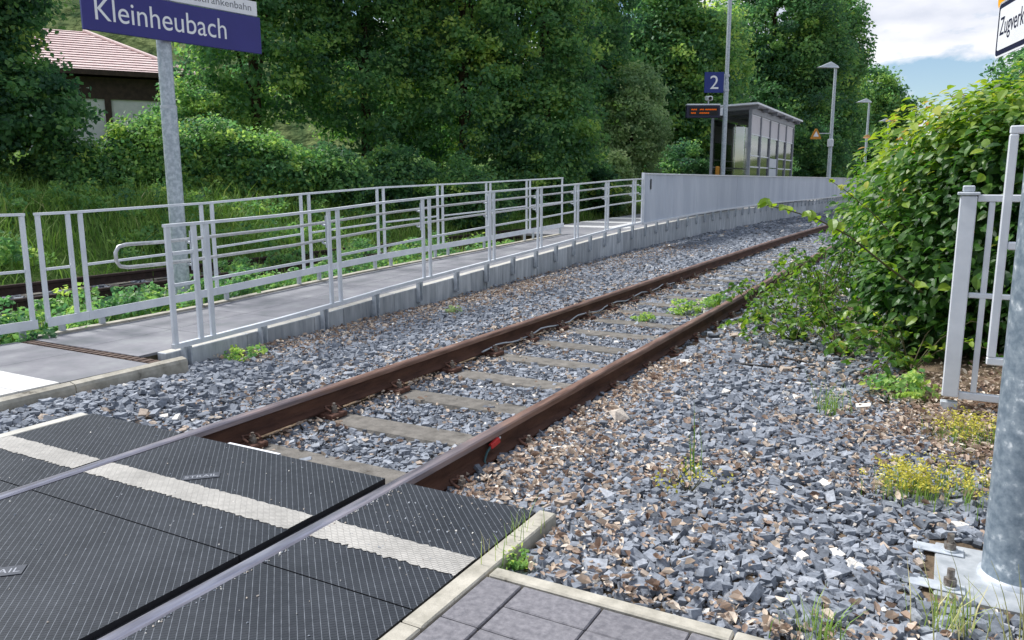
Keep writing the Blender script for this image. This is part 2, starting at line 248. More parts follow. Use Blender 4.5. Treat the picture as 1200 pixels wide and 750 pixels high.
# ------------------------------------------------------------------ object helpers
ORG = {}
def link(name, data, parent=None, loc=(0, 0, 0)):
    o = bpy.data.objects.new(name, data); COL.objects.link(o); o.location = loc
    if parent is not None: o.parent = parent; ORG[o.name] = ORG[parent.name]+Vector(loc)
    else: ORG[o.name] = Vector(loc)
    return o
def tag(o, label=None, cat=None, group=None, kind=None):
    if label: o['label'] = label
    if cat: o['category'] = cat
    if group: o['group'] = group
    if kind: o['kind'] = kind
    return o
def thing(name, label, cat, loc, group=None):
    return tag(link(name, None, None, loc), label, cat, group)
class MB:
    """collects boxes, bars, tubes in WORLD coordinates; build() links one mesh object under a parent"""
    def __init__(s): s.v = []; s.f = []; s.m = []; s.sm = []
    def add(s, vs, fs, mi=0, smooth=False):
        b = len(s.v); s.v += [tuple(q) for q in vs]
        for f in fs: s.f.append([b+i for i in f]); s.m.append(mi); s.sm.append(smooth)
        return s
    def box(s, x0, x1, y0, y1, z0, z1, mi=0):
        return s.add([(x0, y0, z0), (x1, y0, z0), (x1, y1, z0), (x0, y1, z0), (x0, y0, z1), (x1, y0, z1), (x1, y1, z1), (x0, y1, z1)],
                     [(3, 2, 1, 0), (4, 5, 6, 7), (0, 1, 5, 4), (1, 2, 6, 5), (2, 3, 7, 6), (3, 0, 4, 7)], mi)
    def bar(s, p, q, w, h, mi=0, side=None):
        p, q = Vector(p), Vector(q); d = (q-p).normalized()
        sd_ = Vector(side) if side else d.cross(Vector((0, 0, 1)))
        if sd_.length < 1e-3: sd_ = Vector((1, 0, 0))
        sd_ = (sd_-d*sd_.dot(d)).normalized(); u = sd_.cross(d)
        a, b = sd_*w/2, u*h/2
        vs = [p-a-b, p+a-b, p+a+b, p-a+b, q-a-b, q+a-b, q+a+b, q-a+b]
        return s.add(vs, [(3, 2, 1, 0), (4, 5, 6, 7), (0, 1, 5, 4), (1, 2, 6, 5), (2, 3, 7, 6), (3, 0, 4, 7)], mi)
    def tube(s, path, r, n=10, mi=0, cap=True):
        path = [Vector(p) for p in path]; rs = r if isinstance(r, (list, tuple)) else [r]*len(path)
        ref = None; vs = []; k = len(path)
        for i, p in enumerate(path):
            d = (path[min(i+1, k-1)]-path[max(i-1, 0)]).normalized()
            if ref is None: ref = d.orthogonal().normalized()
            ref = (ref-d*ref.dot(d)).normalized(); b = d.cross(ref)
            for j in range(n):
                a = 2*math.pi*j/n; vs.append(p+(ref*math.cos(a)+b*math.sin(a))*rs[i])
        fs = [(i*n+j, i*n+(j+1) % n, (i+1)*n+(j+1) % n, (i+1)*n+j) for i in range(k-1) for j in range(n)]
        s.add(vs, fs, mi, True)
        if cap:
            s.add(vs[:n], [tuple(range(n-1, -1, -1))], mi); s.add(vs[-n:], [tuple(range(n))], mi)
        return s
    def prism(s, poly, d, mi=0):
        """poly: list of 3d points, extruded by vector d"""
        d = Vector(d); n = len(poly); a = [Vector(p) for p in poly]; vs = a+[p+d for p in a]
        fs = [tuple(range(n-1, -1, -1)), tuple(range(n, 2*n))]+[(i, (i+1) % n, n+(i+1) % n, n+i) for i in range(n)]
        return s.add(vs, fs, mi)
    def sweep(s, prof, path, mis=None, close=True):
        """prof: list of (offset, z); path: list of (point, side vector)"""
        n = len(prof); k = len(path); vs = []
        for p, sv in path:
            for a, z in prof: vs.append(Vector(p)+Vector(sv)*a+Vector((0, 0, z)))
        b = len(s.v); s.v += [tuple(q) for q in vs]
        for i in range(k-1):
            for j in range(n if close else n-1):
                s.f.append([b+i*n+j, b+i*n+(j+1) % n, b+(i+1)*n+(j+1) % n, b+(i+1)*n+j]); s.m.append(mis[j] if mis else 0); s.sm.append(False)
        s.f.append([b+j for j in range(n-1, -1, -1)]); s.m.append(0); s.sm.append(False)
        s.f.append([b+(k-1)*n+j for j in range(n)]); s.m.append(0); s.sm.append(False)
        return s
    def mesh(s, name, mats, org=Vector((0, 0, 0)), bevel=0):
        me = bpy.data.meshes.new(name)
        me.from_pydata([(x-org[0], y-org[1], z-org[2]) for x, y, z in s.v], [], s.f)
        for m in ([mats] if isinstance(mats, str) else mats): me.materials.append(MATS[m])
        me.polygons.foreach_set('material_index', s.m); me.polygons.foreach_set('use_smooth', s.sm)
        bm = bmesh.new(); bm.from_mesh(me); bmesh.ops.recalc_face_normals(bm, faces=bm.faces[:])
        if bevel: bmesh.ops.bevel(bm, geom=[e for e in bm.edges if len(e.link_faces) == 2 and e.calc_face_angle(0) > .5], offset=bevel, segments=1, affect='EDGES')
        bm.to_mesh(me); bm.free(); me.update()
        return me
    def build(s, name, mats, parent=None, bevel=0, loc=None):
        org = ORG[parent.name] if parent is not None else Vector(loc or (0, 0, 0))
        return link(name, s.mesh(name, mats, org, bevel), parent, (0, 0, 0) if parent is not None else org)
def npmesh(name, V, Fc, matname, tint=None, parent=None, loc=(0, 0, 0), smooth=False):
    V = np.asarray(V, np.float32)-np.array(ORG[parent.name] if parent is not None else loc, np.float32); Fc = np.asarray(Fc, np.int32); m, k = Fc.shape
    me = bpy.data.meshes.new(name); me.vertices.add(len(V)); me.vertices.foreach_set('co', V.ravel())
    me.loops.add(m*k); me.loops.foreach_set('vertex_index', Fc.ravel()); me.polygons.add(m)
    me.polygons.foreach_set('loop_start', np.arange(0, m*k, k, dtype=np.int32)); me.polygons.foreach_set('loop_total', np.full(m, k, np.int32))
    me.polygons.foreach_set('use_smooth', np.full(m, smooth))
    if tint is not None:
        a = me.attributes.new('tint', 'FLOAT', 'FACE'); a.data.foreach_set('value', np.asarray(tint, np.float32))
    me.materials.append(MATS[matname]); me.update(calc_edges=True)
    return link(name, me, parent, (0, 0, 0) if parent is not None else loc)
def rotmats(n, rng=RNG, tilt=None):
    q = rng.normal(size=(n, 4))
    if tilt is not None:
        a = rng.uniform(0, 2*np.pi, n); t = rng.normal(0, tilt, n); b = rng.uniform(0, 2*np.pi, n)
        q1 = np.stack([np.cos(t/2), np.cos(b)*np.sin(t/2), np.sin(b)*np.sin(t/2), 0*t], 1); q2 = np.stack([np.cos(a/2), 0*a, 0*a, np.sin(a/2)], 1)
        w1, x1, y1, z1 = q1.T; w2, x2, y2, z2 = q2.T
        q = np.stack([w1*w2-x1*x2-y1*y2-z1*z2, w1*x2+x1*w2+y1*z2-z1*y2, w1*y2-x1*z2+y1*w2+z1*x2, w1*z2+x1*y2-y1*x2+z1*w2], 1)
    q /= np.linalg.norm(q, axis=1, keepdims=True); w_, x, y, z = q.T
    return np.stack([np.stack([1-2*(y*y+z*z), 2*(x*y-z*w_), 2*(x*z+y*w_)], 1), np.stack([2*(x*y+z*w_), 1-2*(x*x+z*z), 2*(y*z-x*w_)], 1), np.stack([2*(x*z-y*w_), 2*(y*z+x*w_), 1-2*(x*x+y*y)], 1)], 1)
def scatter(name, protos, pos, rots, scale, tint, matname, parent=None, loc=(0, 0, 0), rng=RNG):
    """protos: list of (V, F) with equal face arity; returns one mesh object"""
    idx = rng.integers(0, len(protos), len(pos)); Vs = []; Fs = []; Ts = []; base = 0
    for i, (pv, pf) in enumerate(protos):
        k = np.nonzero(idx == i)[0]
        if not len(k): continue
        sc = scale[k]; sc = sc[:, None, None] if sc.ndim == 1 else sc[:, None, :]
        v = np.einsum('nij,nkj->nki', rots[k], pv[None]*sc)+pos[k][:, None, :]
        f = pf[None]+(np.arange(len(k))*len(pv))[:, None, None]+base
        Vs.append(v.reshape(-1, 3)); Fs.append(f.reshape(-1, pf.shape[1])); Ts.append(np.repeat(tint[k], len(pf))); base += len(k)*len(pv)
    return npmesh(name, np.concatenate(Vs), np.concatenate(Fs), matname, np.concatenate(Ts), parent, loc)
def text(body, width, height, p, xdir, ndir, matname, name, parent, depth=.002, ref='K'):
    """flat lettering: left baseline point p, running along xdir, facing ndir; height = cap height of ref"""
    def m_of(s):
        cu = bpy.data.curves.new('t', 'FONT'); cu.body = s; cu.extrude = .0; o = bpy.data.objects.new('t', cu); COL.objects.link(o)
        bpy.context.view_layer.update(); me = bpy.data.meshes.new_from_object(o.evaluated_get(bpy.context.evaluated_depsgraph_get())); bpy.data.objects.remove(o); return me
    r = m_of(ref); hy = max(v.co.y for v in r.vertices); bpy.data.meshes.remove(r)
    me = m_of(body); xs = [v.co.x for v in me.vertices]; x0, x1 = min(xs), max(xs)
    X = Vector(xdir).normalized(); Nn = Vector(ndir).normalized(); U = Nn.cross(X).normalized(); org = ORG[parent.name]
    for v in me.vertices:
        v.co = Vector(p)+X*((v.co.x-x0)/(x1-x0)*width)+U*(v.co.y/hy*height)+Nn*depth-org
    me.materials.clear(); me.materials.append(MATS[matname]); me.name = name
    return link(name, me, parent)

# ------------------------------------------------------------------ plan of the place (metres; rails run along +Y, rail head at z = 0)
def off(y): return np.interp(y, [14, 20, 26, 32, 38, 44, 50, 100, 160], [0, .05, .2, .45, .78, 1.0, 1.1, 1.15, 1.2])
def wallx(y): return np.interp(y, [4.3, 7, 9.2, 12, 16, 20, 26, 34, 200], [-5.90, -6.0, -6.05, -6.22, -6.5, -6.66, -6.8, -6.9, -6.9])+off(y)
def surf(y): return np.interp(y, [2, 4.6, 6.2, 7.6, 9.4, 12.7, 17, 20.7, 24, 34, 200], [-.05, -.075, -.05, .01, .07, .14, .25, .30, .36, .45, .46])
RAIL = (-3.69, -2.19); TC = -2.94
def smooth(a, b, x): t = np.clip((x-a)/(b-a), 0, 1); return t*t*(3-2*t)
def H(x, y):
    x = np.asarray(x, float); y = np.asarray(y, float); xc = x-off(y)
    z = np.interp(xc, [-500, -90, -40, -24, -18, -15, -13, -12.2, -11.5, -9.0, -7.75, -5.2, -3.9, -1.95, -1.5, -.8, .5, 3, 40, 500],
                  [14, 7, 3.0, 1.9, 1.35, .9, .1, -.22, -.26, -.26, -.24, -.235, -.2, -.165, -.10, -.075, -.07, .05, .4, 2])
    z = z-.04*np.exp(-((xc-TC)/.55)**4)
    z = z+.13*np.exp(-((x+5.1)/.55)**2)*(1-smooth(3.2, 5.2, y))
    z = z+.055*np.exp(-((x+1.0)/.5)**2-((y-2.65)/.45)**2)
    z = z+.32*np.exp(-((x-1.3)/.95)**2-((y-7.4)/1.9)**2)
    z = z+.035*np.sin(x*1.3+.7)*np.sin(y*.9)*smooth(10, 13, np.abs(x-TC))
    return z
def Hs(x, y): return float(H(x, y))

# ground sheet
gx = np.concatenate([np.linspace(-600, -60, 14), np.linspace(-50, -18, 17), np.linspace(-17, -8, 25), np.linspace(-7.8, 3.2, 75), np.linspace(3.6, 12, 12), np.linspace(16, 600, 14)])
gy = np.concatenate([np.linspace(-300, -20, 8), np.linspace(-14, 0, 12), np.linspace(.4, 14, 70), np.linspace(14.6, 60, 46), np.linspace(70, 900, 22)])
GX, GY = np.meshgrid(gx, gy); GZ = H(GX, GY)
nx, ny = len(gx), len(gy)
ii = (np.arange(ny-1)[:, None]*nx+np.arange(nx-1)[None]).ravel()
npmesh('ground', np.stack([GX, GY, GZ], -1).reshape(-1, 3), np.stack([ii, ii+1, ii+nx+1, ii+nx], 1), 'ground', smooth=True)['kind'] = 'structure'

# wooded ridge far away
hb = []; hf = []
for i, a in enumerate(np.linspace(R(-115), R(30), 60)):
    h = (66+34*math.exp(-((a-R(-53))/.22)**2))*(1-.8*smooth(R(-42), R(-8), a))+3*math.sin(a*23)+2*math.sin(a*51)
    for d, z in ((240, -2), (300, h*.55), (360, h*.92), (430, h)): hb.append((math.sin(a)*d, math.cos(a)*d, z))
for i in range(59):
    for j in range(3): hf.append((i*4+j, (i+1)*4+j, (i+1)*4+j+1, i*4+j+1))
npmesh('hill', hb, hf, 'hill', smooth=True)['kind'] = 'structure'

# ------------------------------------------------------------------ railway tracks
def rail_path(x0, y0, y1):
    return [((x0+float(off(y)), y, 0), (1, 0, 0)) for y in np.concatenate([np.arange(y0, min(y1, 16), 2.0), np.arange(max(y0, 16), y1+.1, 1.5)])]
PROF = [(-.062, -.149), (-.062, -.139), (-.012, -.122), (-.0085, -.11), (-.0085, -.052), (-.0335, -.038), (-.0335, -.009), (-.026, -.001), (-.012, .001), (.012, .001), (.026, -.001), (.0335, -.009), (.0335, -.038), (.0085, -.052), (.0085, -.11), (.012, -.122), (.062, -.139), (.062, -.149)]
PM = [0]*18
for k in (6, 7, 8, 9, 10): PM[k] = 1
PM2 = [2 if k in (5, 6, 7, 8, 9, 10, 11) else 0 for k in range(18)]
tr = thing('railway_track', 'rusty railway track with two rails running past the concrete ramp wall', 'track', (TC, 4, -.23))
for xr in RAIL:
    MB().sweep(PROF, rail_path(xr, -3, 2.0)+[((xr, 2.86, 0), (1, 0, 0))], PM2).sweep(PROF, [((xr, 2.86, 0), (1, 0, 0))]+rail_path(xr, 4, 90), PM2).build('rail', ['rust', 'rail_top', 'rail_head'], tr)
# sleepers with baseplates, bolts, spring clips
sl = MB(); sl.add([(-1.28, -.13, -.22), (1.28, -.13, -.22), (1.28, .13, -.22), (-1.28, .13, -.22), (-1.28, -.115, -.185), (1.28, -.115, -.185), (1.28, .115, -.185), (-1.28, .115, -.185)],
                  [(3, 2, 1, 0), (4, 5, 6, 7), (0, 1, 5, 4), (1, 2, 6, 5), (2, 3, 7, 6), (3, 0, 4, 7)])
SL = sl.mesh('sleeper', 'sleeper')
plate = MB().box(-.17, .17, -.075, .075, -.185, -.149).mesh('base_plate', 'rust_plate', bevel=.006)
boltm = MB(); boltm.tube([(0, 0, -.15), (0, 0, -.128)], .024, 12); boltm.tube([(0, 0, -.129), (0, 0, -.104)], .019, 6); boltm.tube([(0, 0, -.104), (0, 0, -.085)], .010, 8)
BOLT = boltm.mesh('bolt', 'bolt')
cl = MB(); cl.tube([(.035, -.05, -.132), (.0, -.055, -.115), (-.03, -.035, -.108), (-.018, -.008, -.11), (.02, 0, -.104), (-.018, .008, -.11), (-.03, .035, -.108), (0, .055, -.115), (.035, .05, -.132)], .0085, 6)
CLIP = cl.mesh('rail_clip', 'rust_plate')
SLY = [3.23+.735*k for k in range(46)]
for k, y in enumerate(SLY):
    o = link('sleeper', SL, tr, (float(off(y)), y-4, .23)); o.rotation_euler.z = RNG.normal(0, .008)
    if k < 15:
        for xr in RAIL:
            link('base_plate', plate, o, (xr-TC, 0, 0))
            for sg in (-1, 1):
                link('bolt', BOLT, o, (xr-TC+sg*.115, 0, 0)); c_ = link('rail_clip', CLIP, o, (xr-TC+sg*.095, 0, 0)); c_.rotation_euler.z = 0 if sg > 0 else math.pi
# second track behind the ramp
tr2 = thing('railway_track', 'dark second track half hidden in weeds behind the ramp', 'track', (-10.75, 6, -.23))
for xr in (-10.0, -11.5): MB().sweep(PROF, rail_path(xr, -8, 70), [0]*18).build('rail', ['rust_dark', 'rail_top'], tr2)
for k in range(70): link('sleeper', SL, tr2, (float(off(-6+.7*k)), -12+.7*k, .23))
# cable clipped along the foot of the far rail
cp = []
for k in range(44):
    y = 6.0+k*.135; cp.append((RAIL[0]+.075+.012*math.sin(k*1.9), y, -.125+.018*math.sin(k*.85)))
tag(MB().tube(cp, .008, 6).build('cable', 'galv_dull', None), 'thin grey cable clipped along the foot of the far rail', 'cable')
cn = thing('cable_connector', 'red plug with teal wire on the web of the near rail', 'connector', (-2.155, 3.62, -.14))
MB().bar((-2.158, 3.66, -.075), (-2.146, 3.74, -.052), .022, .034).build('plug', 'red', cn, bevel=.004)
MB().tube([(-2.150, 3.735, -.054), (-2.15, 3.76, -.046)], .007, 8).build('pin', 'steel', cn)
MB().tube([(-2.158, 3.662, -.076), (-2.155, 3.62, -.095), (-2.145, 3.575, -.125), (-2.125, 3.56, -.16), (-2.10, 3.56, -.2)], .007, 8).build('wire', 'teal', cn)

# ------------------------------------------------------------------ level crossing
lc = tag(link('level_crossing', MB().box(-4.62, -1.44, -2.1, 2.80, -.30, -.19).mesh('level_crossing', 'bed', Vector((TC, 1, 0))), None, (TC, 1, 0)),
         'dark rubber level crossing with a pale stripe across both rails', 'level crossing')
def panel(x0, x1, y0, y1, lip=None):
    m = MB(); e = .0035; zt = -.004
    m.box(x0+e, x1-e, y0+e, y1-e, -.188, zt)
    m.m = [1, 0, 1, 1, 1, 1]
    p = m.build('rubber_panel', ['rubber', 'rubber_edge'], lc, bevel=.0)
    # painted stripe piece
    if y0 < 2.3 < y1:
        st = MB(); n = int((x1-x0)/.017); xs = np.linspace(x0+.004, x1-.004, n); lo = []; hi = []
        for i, x in enumerate(xs):
            lo.append((x, 2.205+(.004 if i % 2 else -.003)+RNG.normal(0, .004), zt+.003)); hi.append((x, 2.358+(.002 if i % 2 else -.002)+RNG.normal(0, .003), zt+.003))
        st.add(lo+hi, [(i, i+1, n+i+1, n+i) for i in range(n-1)]); st.build('stripe', 'stripe', p)
    return p
ys = [-2.1+.0, -1.2+.45, .15, 1.05, 1.95, 2.855]
PAN = []
for a, b in zip(ys[:-1], ys[1:]):
    PAN.append((panel(-4.545, RAIL[0]-.0345, a, b), panel(RAIL[0]+.055, RAIL[1]-.078, a, b), panel(RAIL[1]+.0345, -1.452, a, b)))
    MB().box(RAIL[1]-.078, RAIL[1]-.058, a+.004, b-.03, -.16, -.026).build('flange_lip', 'rubber_edge', PAN[-1][1])
# end restraint and lettering plates
MB().box(-3.36, -2.98, 2.857, 2.875, -.10, -.006).build('end_restraint', 'sign_white', lc)
for (px, py, par, s) in ((-3.07, 2.44, PAN[4][1], 1.0), (-2.95, 1.42, PAN[3][1], 1.15)):
    a = Vector((.7071, .7071, 0)); b = Vector((-.7071, .7071, 0)); c0 = Vector((px, py, -.0025))
    pm = MB(); q = [c0-a*.085*s-b*.032*s, c0+a*.085*s-b*.032*s, c0+a*.085*s+b*.032*s, c0-a*.085*s+b*.032*s]
    pm.prism(q, (0, 0, .0025)); pl = pm.build('name_plate', 'plate_rubber', par)
    text('STRAIL', .15*s, .030*s, c0-a*.075*s-b*.015*s+Vector((0, 0, .0025)), a, (0, 0, 1), 'dark_grey', 'lettering', pl, .0006)
# concrete edge strips
def kerb_run(parent, x0, x1, y0, y1, n, z0, z1, m='kerb', name='kerb_stone', along='y'):
    for k in range(n):
        a, b = (y0+(y1-y0)*k/n+.003, y0+(y1-y0)*(k+1)/n-.003) if along == 'y' else (x0+(x1-x0)*k/n+.003, x0+(x1-x0)*(k+1)/n-.003)
        mm = MB()
        if along == 'y': mm.box(x0, x1, a, b, z0, z1)
        else: mm.box(a, b, y0, y1, z0, z1)
        mm.build(name, m, parent, bevel=.006)
kerb_run(lc, -4.635, -4.552, -2.1, 2.84, 5, -.26, -.004, 'coping')
kerb_run(lc, -1.445, -1.362, -2.13, 2.87, 5, -.26, .002)

# ------------------------------------------------------------------ pavement on this side
pv = tag(link('pavement', MB().box(-1.36, 2.2, -2.5, 2.265, -.3, -.016).mesh('pavement', 'bed', Vector((.3, 0, 0))), None, (.3, 0, 0)), kind='structure')
pa = MB().box(-.1475, .1475, -.0725, .0725, -.09, 0).mesh('paver', 'paver', bevel=.004)
for j in range(22):
    for i in range(10):
        x = -1.2+.15+.3*i; y = 2.26-.075-.15*j
        if x > 2.0: continue
        o = link('paver', pa, pv, (x-.3, y, RNG.normal(0, .0012))); o.rotation_euler = (RNG.normal(0, .004), RNG.normal(0, .003), 0)
pb = MB().box(-.072, .072, -.1475, .1475, -.09, 0).mesh('paver', 'paver', bevel=.004)
for j in range(11): link('paver', pb, pv, (-1.2785-.3, 2.26-.15-.3*j, RNG.normal(0, .0012)))
kerb_run(pv, -1.352, 2.15, 2.268, 2.33, 4, -.22, .004, name='edging_stone', along='x')

# ------------------------------------------------------------------ platform with its ramp
YS = [2.0-1.0*k for k in range(4, 0, -1)]
pf = MB()
yy = [-3, 2, 4.3]+list(np.arange(4.9, 78.1, 1.0))
def rearx(y): return -7.62 if y < 16.2 else -9.05+float(off(y))
body = []
for a, b in zip(yy[:-1], yy[1:]):
    xa = -5.68 if a < 4.2 else float(wallx(a))-.13; xb = -5.68 if b < 4.5 else float(wallx(b))-.13
    ra = rearx(a+.01); rb = rearx(b-.01)
    za, zb = float(surf(a))-.022, float(surf(b))-.022
    if a < 4.25: za = zb = -.1
    pf.add([(ra, a, -.4), (xa, a, -.4), (xb, b, -.4), (rb, b, -.4), (ra, a, za), (xa, a, za), (xb, b, zb), (rb, b, zb)],
           [(3, 2, 1, 0), (4, 5, 6, 7), (0, 1, 5, 4), (1, 2, 6, 5), (2, 3, 7, 6), (3, 0, 4, 7)])
plat = pf.build('platform', 'bed', None, loc=(-7, 4, 0)); plat['kind'] = 'structure'
def slab(a, b, x0a, x1a, x0b, x1b, m='slab', name='paving_slab', lift=0):
    g = .003; za, zb = float(surf(a))+lift, float(surf(b))+lift
    mm = MB(); mm.add([(x0a+g, a+g, za-.05), (x1a-g, a+g, za-.05), (x1b-g, b-g, zb-.05), (x0b+g, b-g, zb-.05), (x0a+g, a+g, za), (x1a-g, a+g, za), (x1b-g, b-g, zb), (x0b+g, b-g, zb)],
                      [(3, 2, 1, 0), (4, 5, 6, 7), (0, 1, 5, 4), (1, 2, 6, 5), (2, 3, 7, 6), (3, 0, 4, 7)])
    return mm.build(name, m, plat)
# path by the crossing: white tactile field, dark slabs, drain
for a, b in ((-1, .2), (.2, 1.4), (1.4, 2.45)): slab(a, b, -7.6, -5.69, -7.6, -5.69)
for i in range(4):
    for j in range(3):
        a = 2.45+.3*j; s_ = slab(a, a+.3, -5.70-.3*(i+1), -5.70-.3*i, -5.70-.3*(i+1), -5.70-.3*i, 'tactile', 'tactile_slab', .003)
for a, b in ((2.45, 2.9), (2.9, 3.35)): slab(a, b, -7.6, -6.9, -7.6, -6.9)
for x0, x1 in ((-7.6, -6.66), (-6.66, -5.69)): slab(3.35, 4.10, x0, x1, x0, x1)
dr = MB().box(-7.58, -5.69, 4.105, 4.235, -.14, -.078).build('drain_channel', 'drain', plat)
for k in range(21):
    x = -7.56+.09*k; MB().box(x, x+.062, 4.118, 4.222, -.0775, -.070).build('drain_grate', 'drain', dr)
ryy = [4.24]+list(np.arange(5.2, 16.5, 1.0))+[16.2]
ryy = sorted(set(round(q, 3) for q in ryy if q <= 16.2))
for a, b in zip(ryy[:-1], ryy[1:]):
    xa, xb = float(wallx(a))-.128, float(wallx(b))-.128; ma, mb_ = (xa-7.6)/2, (xb-7.6)/2
    slab(a, b, -7.6, ma, -7.6, mb_); slab(a, b, ma, xa, mb_, xb)
for a in np.arange(16.2, 76, 2.0):
    b = a+2.0; xa, xb = float(wallx(a))-.128, float(wallx(b))-.128; ra, rb = rearx(a+.01)+.05, rearx(b)+.05
    n = 3
    for q in range(n):
        f = lambda A, B, t: A+(B-A)*t
        slab(a, b, f(ra, xa, q/n), f(ra, xa, (q+1)/n), f(rb, xb, q/n), f(rb, xb, (q+1)/n))
for (a, b, x0, x1) in ((18.4, 19.0, -9.0, -6.9), (20.2, 20.8, -9.0, -6.95), (22.0, 22.6, -8.9, -6.95), (18.4, 24.0, -7.5, -7.2)):
    slab(a, b, x0, x1, x0, x1, 'tactile', 'tactile_slab', .006)
# kerb between path and ballast, and rear edging of the ramp
for k in range(6):
    a, b = -1.6+1.0*k, -.6+1.0*k
    m_ = MB(); m_.prism([(-5.685, a+.004, -.3), (-5.59, a+.004, -.3), (-5.59, a+.004, -.1), (-5.603, a+.004, -.076), (-5.66, a+.004, -.062), (-5.685, a+.004, -.068)], (0, .992, 0)); m_.build('kerb_stone', 'kerb', plat)
for k in range(12):
    a, b = 4.3+.99*k, 4.3+.99*(k+1)
    m_ = MB(); za, zb = float(surf(a))+.02, float(surf(b))+.02
    m_.add([(-7.72, a+.004, za-.4), (-7.62, a+.004, za-.4), (-7.62, b-.004, zb-.4), (-7.72, b-.004, zb-.4), (-7.72, a+.004, za), (-7.62, a+.004, za), (-7.62, b-.004, zb), (-7.72, b-.004, zb)],
           [(3, 2, 1, 0), (4, 5, 6, 7), (0, 1, 5, 4), (1, 2, 6, 5), (2, 3, 7, 6), (3, 0, 4, 7)]); m_.build('edging_stone', 'kerb', plat)
# retaining wall of concrete elements
rw = thing('retaining_wall', 'grey concrete retaining wall of upright elements along the ramp', 'wall', (-6, 4.5, -.3))
ya = 4.42
k = 0
while ya < 76:
    Lw = (.96, .99, .50, .99)[k % 4]; yb = ya+Lw; k += 1
    xa, xb = float(wallx(ya)), float(wallx(yb)); za, zb = float(surf(ya)), float(surf(yb)); j = RNG.normal(0, .004); g = .005
    m_ = MB(); xa += j; xb += j
    m_.add([(xa-.125, ya+g, -.42), (xa, ya+g, -.42), (xb, yb-g, -.42), (xb-.125, yb-g, -.42), (xa-.125, ya+g, za+.004), (xa, ya+g, za+.004), (xb, yb-g, zb+.004), (xb-.125, yb-g, zb+.004)],
           [(3, 2, 1, 0), (4, 5, 6, 7), (0, 1, 5, 4), (1, 2, 6, 5), (2, 3, 7, 6), (3, 0, 4, 7)]); m_.m = [0, 1, 0, 0, 0, 0]
    m_.build('wall_element', ['concrete', 'coping'], rw, bevel=.006)
    ya = yb

# ------------------------------------------------------------------ railings
def fx(y): return float(wallx(y))+.07                       # line of the track-side railing
def fz(y): return float(surf(y))+float(np.interp(y, [4.4, 8, 18.5, 60], [.085, .13, .175, .10]))
def hook(y, parent):
    x = float(wallx(y)); z1 = fz(y)-.05; z0 = max(float(surf(y))-.20, -.27)
    m_ = MB(); r_ = .034; zc = z0+r_; pts = [(-r_, z1), (-r_, zc)]+[(-r_*math.cos(a_), zc-r_*math.sin(a_)) for a_ in np.linspace(.5, math.pi-.5, 5)]+[(r_, zc), (r_, z1)]
    xo = float(wallx(y-.04)-wallx(y+.04))
    for (ya_, za_), (yb_, zb_) in zip(pts[:-1], pts[1:]):
        m_.bar((x+.03, y+ya_, za_), (x+.03, y+yb_, zb_), .052, .014, side=(1, 0, 0))
    m_.bar((x+.008, y, z0+.06), (x+.008, y, z1), .006, .05, side=(1, 0, 0))
    m_.tube([(x+.010, y, z0+.07), (x+.022, y, z0+.07)], .012, 8)
    m_.build('wall_bracket', 'galv_dull', parent)
ORD = ['first', 'second', 'third', 'fourth', 'fifth', 'sixth', 'seventh', 'eighth', 'ninth', 'tenth']
HF = 1.02
def P(y, h, dx=0): return (fx(y)+dx, y, fz(y)+h)
def rail_bar(y0, y1, h, w, t, parent, name, mt='galv', dx=0):
    m_ = MB(); n = max(1, int((y1-y0)/.9)); ysx = np.linspace(y0, y1, n+1)
    for a, b in zip(ysx[:-1], ysx[1:]): m_.bar(P(a, h, dx), P(b, h, dx), w, t)
    return m_.build(name, mt, parent)
sec = [(4.48, 4.76)]+[(4.90+1.845*q, 4.90+1.845*q+1.69) for q in range(7)]+[(17.82, 18.36)]
for q, (y0, y1) in enumerate(sec):
    if q == 0: lb = 'narrow end frame of the track-side ramp railing beside the drain channel'
    elif q == len(sec)-1: lb = 'short last section of the track-side ramp railing meeting the corrugated fence'
    else: lb = 'track-side ramp railing section, %s full section from the level crossing' % ORD[q-1]
    t = thing('railing', lb, 'railing', (fx(y0), y0, fz(y0)), 'track-side ramp railing sections')
    for y in (y0, y1):
        m_ = MB(); m_.bar(P(y, -.04), P(y, HF), .03, .05, side=(1, 0, 0)); m_.build('post', 'galv', t, bevel=.004)
    yn = sec[q+1][0] if q+1 < len(sec) else y1
    rail_bar(y0-.03, yn-.032, HF+.012, .045, .026, t, 'top_rail')
    rail_bar(y0-.03, yn-.032, -.02, .045, .042, t, 'bottom_rail')
    rail_bar(y0+.03, y1-.03, .515, .026, .026, t, 'mid_rail')
    if q == 0:
        rail_bar(y0+.03, y1-.03, .79, .03, .03, t, 'mid_rail')
    # round handrails on the inner side, kept on brackets
    for h in (.70, .89):
        m_ = MB(); n = max(2, int((yn-y0)/.6)); m_.tube([P(y, h, -.10) for y in np.linspace(y0, yn, n+1)], .016, 10); m_.build('handrail', 'steel', t)
    if q > 0 or True:
        for y in ([y1] if q == 0 else [y1-.0]):
            m_ = MB(); m_.bar(P(y, .62, -.022), P(y, .97, -.022), .012, .055, side=(1, 0, 0))
            for h in (.665, .865): m_.tube([P(y, h, -.02), P(y, h, -.075), P(y, h+.012, -.10)], .013, 8)
            m_.build('handrail_bracket', 'galv_dull', t)
    if q == 0:
        m_ = MB(); m_.tube([P(y0, .89, -.10), P(4.15, .89, -.10), P(4.08, .875, -.10), P(4.05, .83, -.10), P(4.05, .76, -.10), P(4.08, .715, -.10), P(4.15, .70, -.10), P(y0, .70, -.10)], .016, 10); m_.build('handrail_loop', 'steel', t)
    for yk in np.arange(4.62, 18.4, .94):
        if (y0-.03 if q else 4.4) <= yk < yn-.03: hook(float(yk), t)
